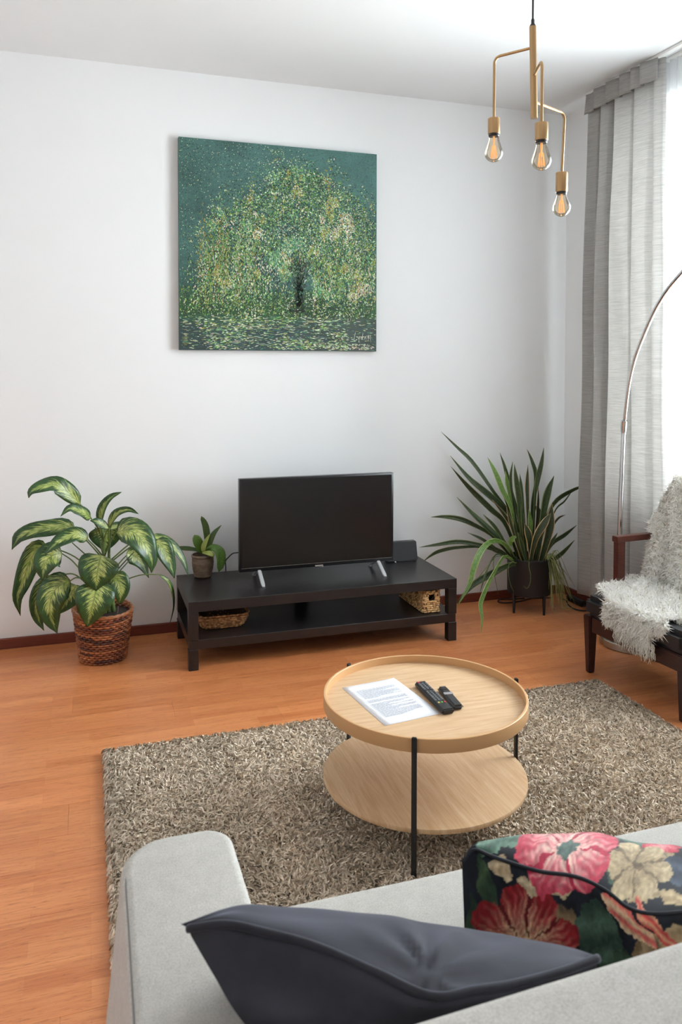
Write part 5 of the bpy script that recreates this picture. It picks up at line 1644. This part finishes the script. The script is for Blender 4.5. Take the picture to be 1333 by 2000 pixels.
def blob(s, t, cx_, cy_, rx, ry, rot, c1, c2):
    ca, sa = math.cos(rot), math.sin(rot)
    dx, dy = s - cx_, t - cy_
    u, v = (dx * ca + dy * sa) / rx, (-dx * sa + dy * ca) / ry
    d = u * u + v * v + 0.45 * noise.noise(Vector((s * .06, t * .06, cx_)))
    if d > 1: return None
    f = 0.5 + 0.5 * math.sin(v * 5 + u * 1.5)
    return np.array(c1, float) * (1 - f) + np.array(c2, float) * f
FL = [
 lambda s, t: petal_flower(s, t, 1108, 1676, 104, 5, (238, 196, 180), (206, 62, 84), (92, 112, 104), 21, 0.62, 0.4, (190, 40, 70)),
 lambda s, t: petal_flower(s, t, 992, 1800, 106, 9, (222, 188, 142), (150, 24, 32), (206, 160, 112), 16, 0.85, 0.2, (110, 20, 26)),
 lambda s, t: petal_flower(s, t, 1246, 1712, 66, 6, (150, 126, 92), (190, 168, 130), (104, 84, 58), 10, 0.85, 0.9, (120, 100, 72)),
 lambda s, t: petal_flower(s, t, 1292, 1660, 40, 6, (238, 150, 150), (196, 44, 66), None, 0, 0.7, 0.2),
 lambda s, t: blob(s, t, 1216, 1788, 62, 17, 0.75, (226, 190, 148), (222, 92, 84)),
 lambda s, t: blob(s, t, 1196, 1776, 34, 12, 1.0, (226, 202, 160), (206, 180, 136)),
 lambda s, t: blob(s, t, 1268, 1800, 48, 12, 0.9, (206, 60, 56), (226, 160, 120)),
 lambda s, t: blob(s, t, 977, 1690, 24, 13, 0.4, (206, 184, 146), (186, 160, 122)),
 lambda s, t: blob(s, t, 1029, 1722, 30, 12, 0.6, (212, 190, 152), (190, 164, 126)),
 lambda s, t: blob(s, t, 1080, 1722, 28, 14, 0.1, (204, 182, 140), (180, 156, 118)),
 lambda s, t: blob(s, t, 1262, 1758, 36, 10, -0.1, (186, 164, 124), (160, 136, 100)),
 lambda s, t: blob(s, t, 1320, 1760, 26, 12, 0.4, (196, 172, 130), (176, 150, 112)),
 lambda s, t: blob(s, t, 1306, 1826, 52, 22, -0.3, (164, 136, 98), (190, 162, 120)),
 lambda s, t: blob(s, t, 980, 1654, 62, 16, 0.0, (104, 136, 116), (66, 98, 82)),
 lambda s, t: blob(s, t, 940, 1708, 16, 44, -0.15, (74, 98, 66), (44, 66, 48)),
 lambda s, t: blob(s, t, 1136, 1790, 42, 46, 0.3, (72, 100, 82), (42, 64, 54)),
 lambda s, t: blob(s, t, 1165, 1840, 52, 26, 0.2, (62, 88, 62), (40, 60, 48)),
 lambda s, t: blob(s, t, 1182, 1650, 34, 22, 0.2, (84, 112, 102), (50, 74, 66)),
 lambda s, t: blob(s, t, 1255, 1664, 46, 18, 0.5, (96, 126, 110), (60, 88, 74)),
 lambda s, t: blob(s, t, 912, 1780, 10, 60, 0.0, (58, 84, 58), (38, 56, 44)),
 lambda s, t: blob(s, t, 1330, 1712, 40, 26, 0.2, (72, 84, 104), (44, 52, 70)),
 lambda s, t: blob(s, t, 1080, 1775, 30, 26, 0.5, (150, 122, 84), (96, 78, 56)),
 lambda s, t: blob(s, t, 1230, 1830, 46, 18, -0.2, (176, 148, 108), (120, 96, 66)),
 lambda s, t: blob(s, t, 1180, 1690, 14, 40, -0.3, (66, 92, 76), (40, 58, 50)),
 lambda s, t: blob(s, t, 1300, 1700, 20, 26, 0.2, (178, 152, 114), (130, 106, 76)),
 lambda s, t: blob(s, t, 1090, 1560, 80, 40, 0.2, (72, 100, 82), (42, 64, 54)),
]
G, C = [], []
for r_ in Sf:
    row_ = []
    for w in r_:
        s0_, t0_ = float(w[3]), float(w[4])
        s = s0_ + 9 * noise.noise(Vector((s0_ * .035, t0_ * .035, 11))) + 3 * noise.noise(Vector((s0_ * .12, t0_ * .12, 5)))
        t = t0_ + 9 * noise.noise(Vector((s0_ * .035, t0_ * .035, 23))) + 3 * noise.noise(Vector((s0_ * .12, t0_ * .12, 15)))
        c = None
        for f in FL:
            c = f(s, t)
            if c is not None: break
        if c is None: c = NAVY * (1 + 0.5 * noise.noise(Vector((s * .03, t * .03, 7))))
        c = c * (1 + 0.22 * noise.noise(Vector((s * .11, t * .11, 1))) + 0.12 * noise.noise(Vector((s * .3, t * .3, 1))))
        g_ = c.mean(); c = (c * 0.88 + g_ * 0.12) * 0.93
        C.append(rgb(*[min(255, max(0, q_)) for q_ in c]))
        row_.append((w[0], w[1], w[2]))
    G.append(row_)
MB().grid(G, c=C).build('cover', M['print'], fc, use_c=True, smooth=180)
MB().tube(spline([p + Vector((0, -0.001, 0.001)) for p in S], 80), 0.0034, 7).build('piping', mat('navy_piping', rgb(24, 26, 34), 0.8), fc, smooth=180)
